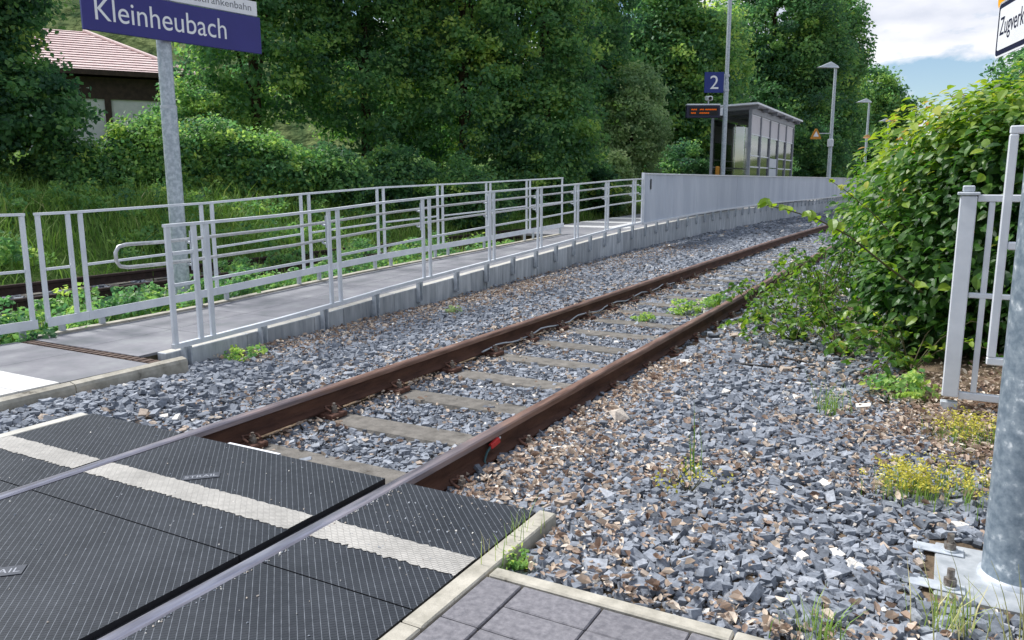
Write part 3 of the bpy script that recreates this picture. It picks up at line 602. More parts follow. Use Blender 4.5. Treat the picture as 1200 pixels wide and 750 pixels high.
# corrugated sheet fence further along the platform edge
cf = thing('corrugated_fence', 'long grey corrugated sheet fence standing on the platform edge', 'fence', (fx(18.4), 18.4, .3))
PT = 1.60
ye = 18.44; si = 0
while ye < 75:
    y2 = ye+2.4; m_ = MB(); vs = []; n = int(2.38/.03); prof = (0, 0, .03, .03)
    yl = np.linspace(ye+.01, y2-.01, n)
    for i, y in enumerate(yl):
        d = prof[i % 4]; vs += [(fx(y)-.02+d, y, fz(y)-.03), (fx(y)-.02+d, y, PT-.02)]
    m_.add(vs, [(2*i, 2*i+2, 2*i+3, 2*i+1) for i in range(n-1)]); m_.build('sheet', 'sheet', cf)
    m_ = MB(); m_.bar((fx(ye)+.005, ye, PT), (fx(y2-.01)+.005, y2-.005, PT), .06, .035); m_.build('top_rail', 'galv', cf)
    m_ = MB(); m_.bar((fx(ye), ye, fz(ye)-.05), (fx(y2-.01), y2-.005, fz(y2)-.05), .05, .05); m_.build('bottom_rail', 'galv', cf)
    ye = y2
m_ = MB(); m_.bar((fx(18.4), 18.40, fz(18.4)-.06), (fx(18.4), 18.40, PT+.02), .06, .07, side=(1, 0, 0)); m_.build('end_post', 'galv', cf, bevel=.004)
MB().box(fx(19.0)+.02, fx(19.0)+.03, 18.93, 18.99, 1.22, 1.47).build('number_tag', 'dark_metal', cf)
for yk in np.arange(18.8, 75, .94): hook(float(yk), cf)

# rear railing of the ramp
RX = -7.69
def rz(y): return float(surf(y))+float(np.interp(y, [4, 6, 10, 16.5], [.17, .19, .24, .25]))
def RP(y, h, x=RX): return (x, y, rz(y)+h)
rsec = [(4.47, 4.77)]+[(4.90+1.645*q, 4.90+1.645*q+1.49) for q in range(7)]
rsec[-1] = (rsec[-1][0], 16.35)
def rear(q, y0, y1, yn, lb, gate=False):
    t = thing('railing', lb, 'railing', (RX, y0, rz(y0)-.2), 'weed-side ramp railing sections')
    for y in (y0, y1): MB().bar(RP(y, -.05), RP(y, 1.0), .028, .046, side=(1, 0, 0)).build('post', 'galv', t, bevel=.004)
    MB().bar(RP(y0-.027, 1.012), RP(yn-.03, 1.012), .042, .025).build('top_rail', 'galv', t)
    MB().bar(RP(y0-.027, -.045, RX+.035), RP(yn-.03, -.045, RX+.035), .012, .09).build('bottom_rail', 'galv', t)
    MB().bar(RP(y0+.03, .475), RP(y1-.03, .475), .024, .024).build('mid_rail', 'galv', t)
    for yk in np.linspace(y0+.12, y1-.12, 1 if y1-y0 < .5 else 2):
        MB().box(RX+.0, RX+.028, yk-.03, yk+.03, float(surf(yk))-.12, rz(yk)-.01).build('foot_bracket', 'galv_dull', t)
for q, (y0, y1) in enumerate(rsec):
    lb = 'narrow end frame of the weed-side ramp railing beside the drain channel' if q == 0 else 'weed-side ramp railing section, %s full section from the drain channel' % ORD[q-1]
    rear(q, y0, y1, rsec[q+1][0] if q+1 < len(rsec) else y1+.055, lb)
rear(99, 2.4, 4.32, 4.375, 'grey railing section before the drain channel, beside the white tactile paving')

# ------------------------------------------------------------------ station name board
sx, sy = -8.72, 6.86
sp = thing('name_board', 'dark blue station name board with white lettering on a galvanised pole', 'sign', (sx, sy, -.25))
MB().tube([(sx, sy, -.3), (sx, sy, 2.35)], .098, 20).build('pole', 'galv_pole', sp)
MB().tube([(sx, sy, 2.35), (sx, sy, 3.9)], .088, 20).build('upper_pole', 'galv_pole', sp)
MB().tube([(sx, sy, 2.33), (sx, sy, 2.37)], .1, 20).build('collar', 'galv_dull', sp)
az = R(10); D = Vector((math.sin(az), math.cos(az), 0)); Nn = Vector((math.cos(az), -math.sin(az), 0)); B0 = Vector((sx, sy, 0))+Nn*.115
def board(s0, s1, z0, z1, th, name, m, n0=0.):
    q = MB(); a = B0+D*s0+Nn*n0; b = B0+D*s1+Nn*n0
    q.prism([(a.x, a.y, z0), (b.x, b.y, z0), (b.x, b.y, z1), (a.x, a.y, z1)], Nn*th); return q.build(name, m, sp, bevel=.004)
bb = board(-1.02, 1.30, 3.13, 3.60, .045, 'board', 'sign_blue')
text('Kleinheubach', 1.66, .245, B0+D*(-.88)+Nn*.045+Vector((0, 0, 3.255)), D, Nn, 'sign_white', 'lettering', bb, .002)
w1 = board(-1.0, .0, 3.612, 3.80, .03, 'line_board', 'sign_white'); w2 = board(.05, 1.27, 3.612, 3.80, .03, 'line_board', 'sign_white')
text('Westfrankenbahn', .98, .085, B0+D*.20+Nn*.03+Vector((0, 0, 3.67)), D, Nn, 'sign_grey', 'lettering', w2, .002)
for s in (-.06, .06): MB().bar(B0+D*s-Nn*.03+Vector((0, 0, 3.2)), B0+D*s-Nn*.03+Vector((0, 0, 3.76)), .03, .055, side=(1, 0, 0)).build('clamp', 'galv_dull', sp)

# ------------------------------------------------------------------ platform furniture further along
npx, npy = -7.25, 29.1
npo = thing('information_mast', 'tall galvanised mast with blue number 2 sign and departure display', 'mast', (npx, npy, .43))
MB().tube([(npx, npy, .42), (npx, npy, 4.9)], .085, 14).build('pole', 'galv_pole', npo)
MB().tube([(npx, npy, 4.9), (npx, npy, 9.2)], .07, 14).build('upper_pole', 'galv_pole', npo)
for z in (4.62, 5.12): MB().tube([(npx, npy, z-.04), (npx, npy, z+.04)], .1, 14).build('clamp', 'galv_dull', npo)
wd = Vector((-.866, -.5, 0)); wn_ = Vector((.5, -.866, 0))             # faces the crossing
def wboard(a, b, z0, z1, th, name, m, par, n0=0.):
    p = Vector((npx, npy, 0))+wd*a+wn_*n0; q = Vector((npx, npy, 0))+wd*b+wn_*n0
    return MB().prism([(p.x, p.y, z0), (p.x, p.y, z1), (q.x, q.y, z1), (q.x, q.y, z0)], wn_*th).build(name, m, par, bevel=.004)
nb = wboard(.11, .80, 4.53, 5.24, .05, 'number_board', 'sign_blue2', npo)
text('2', .30, .46, Vector((npx, npy, 4.66))+wd*.60+wn_*.05, -wd, wn_, 'sign_white', 'numeral', nb, .003, ref='2')
wboard(.07, .11, 4.6, 5.18, .03, 'bracket', 'galv_dull', npo, .01)
dp = wboard(.22, 1.42, 3.66, 4.08, .22, 'display', 'sign_dark', npo, -.1)
wboard(.22, 1.42, 4.09, 4.14, .26, 'display_hood', 'galv', dp, -.12)
wboard(.10, .22, 3.74, 4.02, .1, 'bracket', 'galv', npo, -.05)
wboard(.30, 1.34, 3.74, 4.02, .004, 'screen', 'black', dp, .121)
for zr, segs in ((3.94, ((.36, .78), (.82, .96), (1.06, 1.28))), (3.82, ((.62, .98), (1.1, 1.28)))):
    for a, b in segs:
        n = int((b-a)/.035)
        for q in range(n): wboard(a+q*.035, a+q*.035+.024, zr-.025+(.008 if q % 3 else 0), zr+.028-(.01 if q % 2 else 0), .002, 'led_text', 'led', dp, .126)
cmx = Vector((npx, npy, 0))+wd*.62
MB().bar((cmx.x, cmx.y, 4.14), (cmx.x, cmx.y, 4.26), .04, .04).build('camera_stand', 'galv_dull', npo)
cmo = MB().bar(cmx+wn_*.22+Vector((0, 0, 4.32)), cmx-wn_*.16+Vector((0, 0, 4.36)), .2, .16).build('camera_housing', 'galv', npo, bevel=.03)
MB().tube([cmx+wn_*.215+Vector((0, 0, 4.32)), cmx+wn_*.235+Vector((0, 0, 4.318))], .06, 12).build('lens', 'black', cmo)
MB().box(npx-.24, npx-.1, npy-.14, npy-.02, 1.55, 1.95).build('call_box', 'orange', npo, bevel=.02)

# shelter with glass wall
sh = thing('platform_shelter', 'grey steel platform shelter with glazed wall and flat roof', 'shelter', (-7.7, 37, .45))
X1, X0, Y0, Y1, ZR = -6.98, -8.45, 32.0, 41.6, 4.12
MB().add([(X0-.9, Y0-.45, ZR+.12), (X1+.35, Y0-.45, ZR+.20), (X1+.35, Y1+.6, ZR+.20), (X0-.9, Y1+.6, ZR+.12), (X0-.9, Y0-.45, ZR+.18), (X1+.35, Y0-.45, ZR+.27), (X1+.35, Y1+.6, ZR+.27), (X0-.9, Y1+.6, ZR+.18)],
         [(3, 2, 1, 0), (4, 5, 6, 7), (0, 1, 5, 4), (1, 2, 6, 5), (2, 3, 7, 6), (3, 0, 4, 7)]).build('roof', 'galv', sh)
for y in np.linspace(Y0, Y1, 6):
    MB().bar((X1, y, .45), (X1, y, ZR+.13), .11, .11).build('post', 'shelter_grey', sh)
    MB().bar((X0-.8, y, ZR+.05), (X1+.3, y, ZR+.13), .08, .14).build('roof_beam', 'shelter_grey', sh)
for y in (Y0, Y1): MB().bar((X0, y, .45), (X0, y, ZR+.05), .1, .1).build('post', 'shelter_grey', sh)
MB().bar((X1, Y0, ZR), (X1, Y1, ZR), .12, .22).build('roof_edge_beam', 'shelter_grey', sh); MB().bar((X0, Y0, ZR-.05), (X0, Y1, ZR-.05), .1, .16).build('roof_edge_beam', 'shelter_grey', sh)
wdt = (Y1-Y0)/5
for q in range(5):
    a, b = Y0+wdt*q+.07, Y0+wdt*(q+1)-.07
    zs = [.65, 1.35, 1.98, 2.42, 3.25, 3.98]
    for i, (z0, z1) in enumerate(zip(zs[:-1], zs[1:])):
        if q == 2 and i in (0, 1, 2): MB().box(X1-.03, X1+.01, a, b, z0+.02, z1-.02).build('panel', 'poster', sh); continue
        MB().box(X1-.012, X1, a, b, z0+.02, z1-.02).build('panel' if i == 4 else 'pane', 'frost' if i == 4 else 'glass', sh)
        MB().box(X1-.035, X1+.02, a-.02, b+.02, z1-.025, z1+.025).build('glazing_bar', 'galv', sh)
for q in range(5):
    a, b = Y0+wdt*q+.07, Y0+wdt*(q+1)-.07
    for z0, z1 in ((.65, 1.98), (1.98, 3.9)): MB().box(X0-.006, X0+.006, a, b, z0+.02, z1-.02).build('pane', 'glass', sh)
    MB().box(X0-.03, X0+.03, a-.02, b+.02, 1.955, 2.005).build('glazing_bar', 'shelter_grey', sh)

# platform lamps
lamps = [(-6.12, 49.0), (-6.2, 71.5), (-6.2, 95.0)]
for q, (lx, ly) in enumerate(lamps):
    t = thing('platform_lamp', ('platform lamp with an amber warning triangle clamped to its pole', 'plain platform lamp next after the one with the warning triangle', 'most distant platform lamp, only its head clear of the hedge')[q], 'lamp', (lx, ly, .45), 'platform lamps')
    MB().tube([(lx, ly, .44), (lx, ly, 3.5), (lx, ly, 7.72)], [.13, .1, .075], 12).build('pole', 'galv_pole', t)
    m_ = MB(); zt = 7.75
    m_.add([(lx+.16, ly+.02, zt-.09), (lx-.98, ly-.42, zt-.05), (lx-.85, ly-.72, zt-.05), (lx+.22, ly-.2, zt-.09), (lx+.12, ly, zt+.03), (lx-.25, ly-.2, zt+.26), (lx-.2, ly-.34, zt+.26), (lx+.15, ly-.14, zt+.03)],
           [(3, 2, 1, 0), (4, 5, 6, 7), (0, 1, 5, 4), (1, 2, 6, 5), (2, 3, 7, 6), (3, 0, 4, 7)]); m_.build('lamp_head', 'lamp_white', t, bevel=.02)
    if q == 0:
        MB().box(lx-.16, lx+.16, ly-.2, ly-.08, 3.35, 3.78).build('switch_box', 'galv', t, bevel=.02)
        MB().bar((lx, ly, 4.1), (lx-.6, ly-.3, 4.1), .05, .05).build('arm', 'galv_dull', t)
        c_ = Vector((lx-.78, ly-.42, 3.98)); e1 = Vector((.866, .5, 0)); nn = Vector((.5, -.866, 0))
        tri = MB().prism([c_-e1*.3-Vector((0, 0, .12)), c_-e1*.3-Vector((0, 0, .2)), c_+e1*.3-Vector((0, 0, .2)), c_+e1*.3-Vector((0, 0, .12)), c_+e1*.05+Vector((0, 0, .38)), c_-e1*.05+Vector((0, 0, .38))], nn*.05).build('warning_triangle', 'orange', t)
        MB().prism([c_-e1*.16-Vector((0, 0, .06))+nn*.052, c_+e1*.16-Vector((0, 0, .06))+nn*.052, c_+Vector((0, 0, .24))+nn*.052], nn*.006).build('symbol', 'sign_white', tri)

# ------------------------------------------------------------------ right-hand fence, barrier frame and big pole
FY = 5.5
rf = thing('garden_fence', 'pale grey tubular fence with stout end post in front of the hedge', 'fence', (.1, FY, -.2))
MB().box(.065, .155, FY-.045, FY+.045, .075, 1.315).build('post', 'galv', rf, bevel=.006)
MB().box(.05, .17, FY-.06, FY+.06, 1.318, 1.336).build('post_cap', 'galv_dull', rf, bevel=.004)
MB().box(.075, .14, FY-.03, FY+.03, 1.337, 1.375).build('cap_knob', 'galv_dull', rf, bevel=.006)
MB().box(.062, .158, FY-.03, FY+.03, -.32, .04).build('post_foot', 'galv_dull', rf, bevel=.004)
for z, w_ in ((1.30, .042), (.715, .03), (.085, .045)): MB().bar((.158, FY, z), (2.2, FY, z), .04, w_).build('rail', 'galv', rf, bevel=.004)
for x in (.235, .60, .98, 1.36, 1.74, 2.12): MB().bar((x, FY-.001, .11), (x, FY-.001, 1.278), .032, .032).build('bar', 'galv', rf, bevel=.004)
MB().box(2.16, 2.25, FY-.046, FY+.046, -.3, 1.32).build('post', 'galv', rf)
bf = thing('barrier_frame', 'narrow upright tubular barrier frame standing before the garden fence', 'barrier', (.65, 5.22, -.2))
BY = 5.24
x0_, x1_ = .295, 1.0
for x in (x0_, x1_): MB().bar((x, BY, .3935 if x < .5 else -.25), (x, BY, 1.6565), .045, .045).build('upright', 'galv', bf, bevel=.006)
for z, q in ((1.68, -.0225), (1.04, .0235), (.37, -.0225)): MB().bar((x0_+q, BY+.001, z), (x1_-(.0235 if z < 1.5 else q), BY+.001, z), .045, .045).build('rail', 'galv', bf, bevel=.006)
tag(MB().box(.2, .42, 5.62, 5.74, -.3, .0).build('timber_block', 'wood', None, bevel=.008), 'weathered brown timber block behind the foot of the garden fence', 'timber')
# big pole with base plate
px, py, pz = .335, 3.27, -.055
bp = thing('sign_pole', 'thick mottled galvanised pole bolted to a base plate beside the gravel', 'pole', (px, py, pz))
MB().tube([(px, py, pz), (px, py, pz+3.2)], .112, 32).build('pole', 'galv_mottle' if 'galv_mottle' in MATS else 'galv_pole', bp)
MB().tube([(px, py, pz-.002), (px, py, pz+.014), (px, py, pz+.02)], [.126, .124, .113], 32).build('weld_collar', 'galv_dull', bp)
MB().box(px-.265, px+.265, py-.265, py+.2, pz-.03, pz).build('base_plate', 'plate_zinc', bp, bevel=.004)
for bx_, by_ in ((-.215, -.205), (-.215, .12), (.215, -.205), (.215, .12)):
    x, y = px+bx_, py+by_
    st = MB().box(x-.13 if bx_ < 0 else x-.05, x+.05, y-.034, y+.034, pz+.001, pz+.009).build('slotted_strap', 'galv_dull', bp, bevel=.003)
    b_ = MB().tube([(x, y, pz+.009), (x, y, pz+.016)], .03, 16).build('washer', 'galv_dull', bp)
    MB().tube([(x, y, pz+.016), (x, y, pz+.042)], .022, 6).build('nut', 'bolt', b_); MB().tube([(x, y, pz+.042), (x, y, pz+.078)], .013, 12).build('bolt', 'bolt', b_)
tag(MB().box(px-.30, px+.35, py-.30, py+.24, -.45, pz-.032).build('foundation', 'concrete', None, bevel=.01), 'concrete foundation block under the base plate of the thick pole', 'foundation')
# signs on the pole
e = Vector((.247, -.969, 0)); nS = Vector((-.969, -.247, 0)); S0 = Vector((.118, 3.67, 0))
def rrect(c, wv, hgt, r, th, n0, name, m, par):
    a = Vector(c); X = wv.normalized(); wl = wv.length; Z = Vector((0, 0, 1)); pts = []
    for cx_, cz_, a0 in ((wl-r, r, -90), (wl-r, hgt-r, 0), (r, hgt-r, 90), (r, r, 180)):
        for q in range(5):
            t_ = R(a0+22.5*q); pts.append(a+X*(cx_+r*math.cos(t_))+Z*(cz_+r*math.sin(t_))+nS*n0)
    return MB().prism(pts, nS*th).build(name, m, par)
zs = thing('traffic_sign', 'white sign with dark border reading about train traffic, on the thick pole', 'sign', (S0.x, S0.y, 1.85))
r1 = rrect(S0+Vector((0, 0, 1.865)), e*.66, .205, .02, .004, 0, 'plate', 'sign_white', zs)
rrect(S0+e*.008+Vector((0, 0, 1.873)), e*.644, .189, .016, .001, .004, 'border', 'sign_dark', r1)
rrect(S0+e*.026+Vector((0, 0, 1.891)), e*.608, .153, .01, .001, .005, 'face', 'sign_white', r1)
text('Zugverkehr', .345, .064, S0+e*.042+nS*.006+Vector((0, 0, 1.945)), e, nS, 'sign_dark', 'lettering', r1, .001)
zs2 = thing('traffic_sign', 'dark sign with yellow border mounted above the white sign on the thick pole', 'sign', (S0.x, S0.y, 2.08))
r2 = rrect(S0+e*(-.02)+Vector((0, 0, 2.05)), e*.72, .5, .03, .004, 0, 'plate', 'sign_yellow', zs2)
rrect(S0+e*.012+Vector((0, 0, 2.078)), e*.656, .44, .02, .001, .004, 'face', 'sign_dark', r2)
for t_, zz in ((zs, 1.95), (zs2, 2.3)): MB().bar(S0+e*.36-nS*.002+Vector((0, 0, zz)), (px, py, zz), .05, .03).build('clamp', 'galv_dull', t_)

# ------------------------------------------------------------------ ballast stones
def hull(seed, jit=.42, sc=(1, .76, .56)):
    """crushed stone: jittered block corners, some knocked off"""
    r = np.random.default_rng(seed); c = np.array([(a, b, d) for a in (-1, 1) for b in (-1, 1) for d in (-1, 1)], float)
    c = c*r.uniform(1-jit, 1.05, (8, 3)); c = c[r.permutation(8)[:8 if r.random() < .5 else 7]]
    bm = bmesh.new()
    for q in c*np.array(sc)*r.uniform(.85, 1.15, 3): bm.verts.new(q)
    bmesh.ops.convex_hull(bm, input=bm.verts[:]); bmesh.ops.delete(bm, geom=[v for v in bm.verts if not v.link_faces], context='VERTS')
    bmesh.ops.triangulate(bm, faces=bm.faces[:]); bm.verts.index_update(); bmesh.ops.recalc_face_normals(bm, faces=bm.faces[:])
    V = np.array([v.co[:] for v in bm.verts]); Fc = np.array([[v.index for v in f.verts] for f in bm.faces]); bm.free()
    return V, Fc
ST = [hull(s, (.35, .5, .6)[s % 3]) for s in range(24)]; STL = [hull(100+s) for s in range(10)]
def grid(x0, x1, y0, y1, s, jit=.45, rng=RNG):
    a = np.arange(x0, x1, s); b = np.arange(y0, y1, s); X, Y = np.meshgrid(a, b); X = X.ravel(); Y = Y.ravel()
    return X+rng.uniform(-jit, jit, X.shape)*s, Y+rng.uniform(-jit, jit, Y.shape)*s
def free(x, y, pad=.0):
    xc = x-off(y); k = np.ones_like(x, bool)
    k &= ~((x > -4.66-pad) & (x < -1.34+pad) & (y < 2.89+pad))
    k &= ~((x > -1.4) & (y < 2.345+pad))
    for xr in RAIL: k &= ~(np.abs(xc-xr) < .07)
    insl = np.abs(((y-3.23+.3675) % .735)-.3675) < .105
    k &= ~((np.abs(xc-TC) < .76) & insl & (y < 36.5) & (RNG.random(len(x)) > .10))
    k &= ~((x < wallx(y)+.03) & (y > 4.4)); k &= ~((x < -5.55) & (y <= 4.42))
    k &= ~((np.abs(x-px) < .3) & (y > py-.31) & (y < py+.25))
    return k
def stones(name, label, boxes, protos, size, spacing, parent=None, keep=None, seed=1, second=.35):
    rng = np.random.default_rng(seed); X = []; Y = []; Zo = []
    for b in boxes:
        x, y = grid(*b, spacing, rng=rng); X.append(x); Y.append(y); Zo.append(rng.uniform(-.006, .010, len(x)))
        x, y = grid(*b, spacing, rng=rng); k = rng.random(len(x)) < second; X.append(x[k]); Y.append(y[k]); Zo.append(rng.uniform(.006, .024, k.sum()))
    X = np.concatenate(X); Y = np.concatenate(Y); Zo = np.concatenate(Zo); k = free(X, Y)
    if keep is not None: k &= keep(X, Y, rng)
    X, Y, Zo = X[k], Y[k], Zo[k]; n = len(X)
    s = size*np.clip(rng.lognormal(0, .36, n), .4, 2.0)
    Z = H(X, Y)+Zo+s*.25
    # on dark/light mixes: clean blue-grey stones, dirty in the track bed
    t = np.clip(rng.normal(.47, .16, n), 0, .86); odd = rng.random(n); t = np.where(odd > .991, 1., np.where(odd > .965, .93, t))
    o = scatter(name, protos, np.stack([X, Y, Z], 1), rotmats(n, rng, tilt=.4), s, t, 'stone', rng=rng)
    return tag(o, label, 'ballast', kind='stuff'), n
earthy = lambda x, y, r: ~(r.random(len(x)) < smooth(-.12, .22, x-(-.45+(6-y)*.36))*smooth(3.9, 4.7, y)*.95)
cnt = []
cnt.append(stones('ballast', 'blue-grey crushed stone lying loose between near rail and hedge', [(-2.1, 1.8, 2.3, 6.2)], ST, .0195, .033, keep=earthy, seed=1)[1])
cnt.append(stones('ballast', 'blue-grey crushed stone packed between the sleepers of the near track', [(-4.3, -1.9, 2.85, 9.5)], ST, .019, .033, seed=2, keep=lambda x, y, r: (x < -2.1) & (x > -4.25), second=.2)[1])
cnt.append(stones('ballast', 'grey crushed stone strip between crossing, far rail and ramp wall', [(-6.3, -4.2, -.5, 9.5)], ST, .022, .037, seed=3, keep=lambda x, y, r: x < -4.2)[1])
cnt.append(stones('ballast', 'distant ballast of the track bed running along the corrugated fence', [(-7.0, -.9, 9.5, 22)], STL, .028, .056, seed=4)[1])
cnt.append(stones('ballast', 'farthest ballast of the track bed curving behind the hedge', [(-7.2, 1.0, 22, 50)], STL, .044, .105, seed=5, second=.1)[1])
cnt.append(stones('ballast', 'crushed stone bordering the foot of the brambles beside the near rail', [(-2.0, -.2, 6.2, 9.5)], STL, .026, .05, seed=6, keep=lambda x, y, r: r.random(len(x)) < .8)[1])
def free2(X, Y): return np.ones_like(X, bool)
_f = free; free = free2
cnt.append(stones('ballast', 'dark ballast of the second track behind the ramp railing', [(-12.3, -8.9, 0, 16)], STL, .03, .065, seed=7, keep=lambda x, y, r: (x > -12.3))[1])
free = _f
print('stones', cnt)

# dead leaves on the ballast
def leafproto(curl, seed):
    r = np.random.default_rng(seed); v = np.array([(-.5, 0, 0), (-.2, .26, 0), (.2, .24, 0), (.5, 0, 0), (.2, -.25, 0), (-.2, -.24, 0), (0, 0, 0)], float)
    v[:, 2] = curl*(np.abs(v[:, 1])*1.4+np.abs(v[:, 0])**2*.8)+r.normal(0, .04, 7)
    return v, np.array([(6, 0, 5), (6, 5, 4), (6, 4, 3), (6, 3, 2), (6, 2, 1), (6, 1, 0)])
LP = [leafproto(c, i) for i, c in enumerate((.3, .6, .9, -.5, .2, 1.2))]
rng = np.random.default_rng(21); lx = []; ly = []
def cloud(n, fx_, fy_): lx.append(fx_(n)); ly.append(fy_(n))
cloud(1500, lambda n: -2.06+np.abs(rng.normal(0, .22, n)), lambda n: rng.uniform(2.9, 6.5, n))
cloud(900, lambda n: rng.normal(-1.6, .3, n), lambda n: rng.normal(3.5, .7, n))
cloud(4200, lambda n: wallx(7)+.05+np.abs(rng.normal(0, .4, n)), lambda n: rng.uniform(4.9, 12, n))
cloud(4200, lambda n: wallx(14)+.05+np.abs(rng.normal(0, .7, n)), lambda n: rng.uniform(9, 20, n))
cloud(1300, lambda n: rng.uniform(-4.6, -3.8, n), lambda n: rng.uniform(2.9, 14, n))
cloud(1900, lambda n: -3.62+np.abs(rng.normal(0, .16, n)), lambda n: rng.uniform(2.95, 14, n))
cloud(700, lambda n: rng.uniform(-3.6, -2.3, n), lambda n: rng.uniform(2.95, 12, n))
cloud(900, lambda n: rng.uniform(-2.0, 1.0, n), lambda n: rng.uniform(2.4, 6.0, n))
px_ = rng.normal(0, 1, (16, 2))*np.array([.75, .95])+np.array([-.7, 4.0])
for _x, _y in px_: cloud(60, lambda n: rng.normal(_x, .10, n), lambda n: rng.normal(_y, .10, n))
cloud(4200, lambda n: rng.normal(.25, .4, n), lambda n: rng.normal(5.4, .7, n))
cloud(260, lambda n: rng.normal(-1.1, .25, n), lambda n: rng.normal(2.75, .25, n))
cloud(300, lambda n: rng.uniform(-1.2, .6, n), lambda n: 2.37+np.abs(rng.normal(0, .12, n)))
cloud(1500, lambda n: rng.uniform(-1.9, -.3, n), lambda n: rng.uniform(6, 10, n))
X = np.concatenate(lx); Y = np.concatenate(ly); k = free(X, Y, .02); X, Y = X[k], Y[k]; n = len(X)
s = .027*np.clip(rng.lognormal(0, .4, n), .4, 2.2)
o = scatter('leaf_litter', LP, np.stack([X, Y, H(X, Y)+.030+rng.uniform(0, .022, n)], 1), rotmats(n, rng, tilt=.5), s, np.clip(rng.normal(.55, .25, n), 0, 1), 'dry_leaf', rng=rng)
tag(o, 'dry brown leaves scattered over the ballast and along the wall foot', 'leaf litter', kind='stuff')

# ------------------------------------------------------------------ vegetation
CF = np.array([-math.sin(YAW), math.cos(YAW)]); CR = np.array([math.cos(YAW), math.sin(YAW)])
def at(lat, dep):
    """plan position from metres to the right of / away from the crossing viewpoint axis"""
    q = CF*dep+CR*lat; return float(q[0]), float(q[1])
def leaves(pos, nrm, size, rng, asp=.34, flat=.6):
    """one folded quad pair per leaf; nrm biases the leaf normal"""
    n = len(pos); d = rng.normal(size=(n, 3)); nn = nrm*flat+rng.normal(size=(n, 3))*(1-flat); nn /= np.linalg.norm(nn, axis=1, keepdims=True)+1e-9
    d -= nn*(d*nn).sum(1, keepdims=True); d /= np.linalg.norm(d, axis=1, keepdims=True)+1e-9; w_ = np.cross(nn, d)
    s = size[:, None]
    V = np.stack([pos-d*s*.5, pos+w_*s*asp-d*s*.05+nn*s*.08, pos+d*s*.5, pos-w_*s*asp-d*s*.05+nn*s*.08], 1).reshape(-1, 3)
    b = np.arange(n)*4
    return V, np.stack([b, b+1, b+2, b+3], 1)
def crown(name, parent, ell, nclump, per, lsize, tint, rng, m='foliage', rad=.55, shell=.55, droop=0., loc=(0, 0, 0), tj=.16):
    """ell: list of (x, y, z, rx, ry, rz); clumps of leaves spread through the outer volume"""
    ell = np.array(ell, float); vol = ell[:, 3]*ell[:, 4]*ell[:, 5]; vol = vol**.75; which = rng.choice(len(ell), nclump, p=vol/vol.sum())
    u = rng.normal(size=(nclump, 3)); u /= np.linalg.norm(u, axis=1, keepdims=True); rr = shell+(1.03-shell)*rng.random(nclump)**.7
    E_ = ell[which]; c = E_[:, :3]+u*E_[:, 3:]*rr[:, None]
    cs = rad*np.clip(rng.lognormal(0, .3, nclump), .5, 1.8); ct = rng.normal(0, tj, nclump)
    k = np.repeat(np.arange(nclump), per); n = len(k); g = rng.normal(size=(n, 3)); g /= np.linalg.norm(g, axis=1, keepdims=True); g *= rng.random((n, 1))**.4
    g[:, 2] *= .6
    pos = c[k]+g*cs[k][:, None]; pos[:, 2] -= droop*np.abs(g[:, 0])*cs[k]
    nr = u[k]*.5+np.array([0, 0, .6]); V, Fc = leaves(pos, nr, lsize*rng.uniform(.6, 1.3, n), rng)
    t = np.clip(tint+ct[k]+rng.normal(0, .1, n), 0, 1)
    return npmesh(name, V, Fc, m, t, parent, loc), c
def tree(label, lat, dep, h, ell, nclump, per, lsize, tint, seed, m='foliage', rad=.6, group='trees and shrubs behind the second track', cat='tree', name='broadleaf_tree', trunk=.16, shell=.5, tj=.22, k=1.):
    lat, dep, h, lsize, rad, trunk = lat*k, dep*k, h*k, lsize*k, rad*k, trunk*k; ell = [tuple(v*k for v in e_) for e_ in ell]
    rng = np.random.default_rng(seed); x, y = at(lat, dep); z = Hs(x, y)
    t = thing(name, label, cat, (x, y, z), group)
    E_ = [(x+CR[0]*a+CF[0]*b, y+CR[1]*a+CF[1]*b, z+c, rx, ry, rz_) for a, b, c, rx, ry, rz_ in ell]
    ob, c = crown('crown', t, E_, int(nclump*1.15), int(per*1.35), lsize*.82, tint+.03, rng, m, rad, shell, tj=tj)
    mb = MB(); top = Vector((x+rng.normal(0, .2), y+rng.normal(0, .2), z+h*.8)); base = Vector((x, y, z-.2))
    mid = (base+top)/2+Vector((rng.normal(0, .12), rng.normal(0, .12), 0)); mb.tube([base, base.lerp(mid, .5), mid, mid.lerp(top, .5), top], [trunk*1.25, trunk, trunk*.8, trunk*.5, trunk*.2], 8)
    for q in range(9):
        e_ = Vector(c[rng.integers(0, len(c))]); f = rng.uniform(.2, .8); s0 = base.lerp(mid, f*2) if f < .5 else mid.lerp(top, f*2-1)
        m1 = s0.lerp(e_, .5)+Vector((0, 0, .3)); mb.tube([s0, m1, e_], [trunk*.42, trunk*.26, trunk*.06], 6)
    mb.build('trunk', 'bark', t)
    return t
T = tree
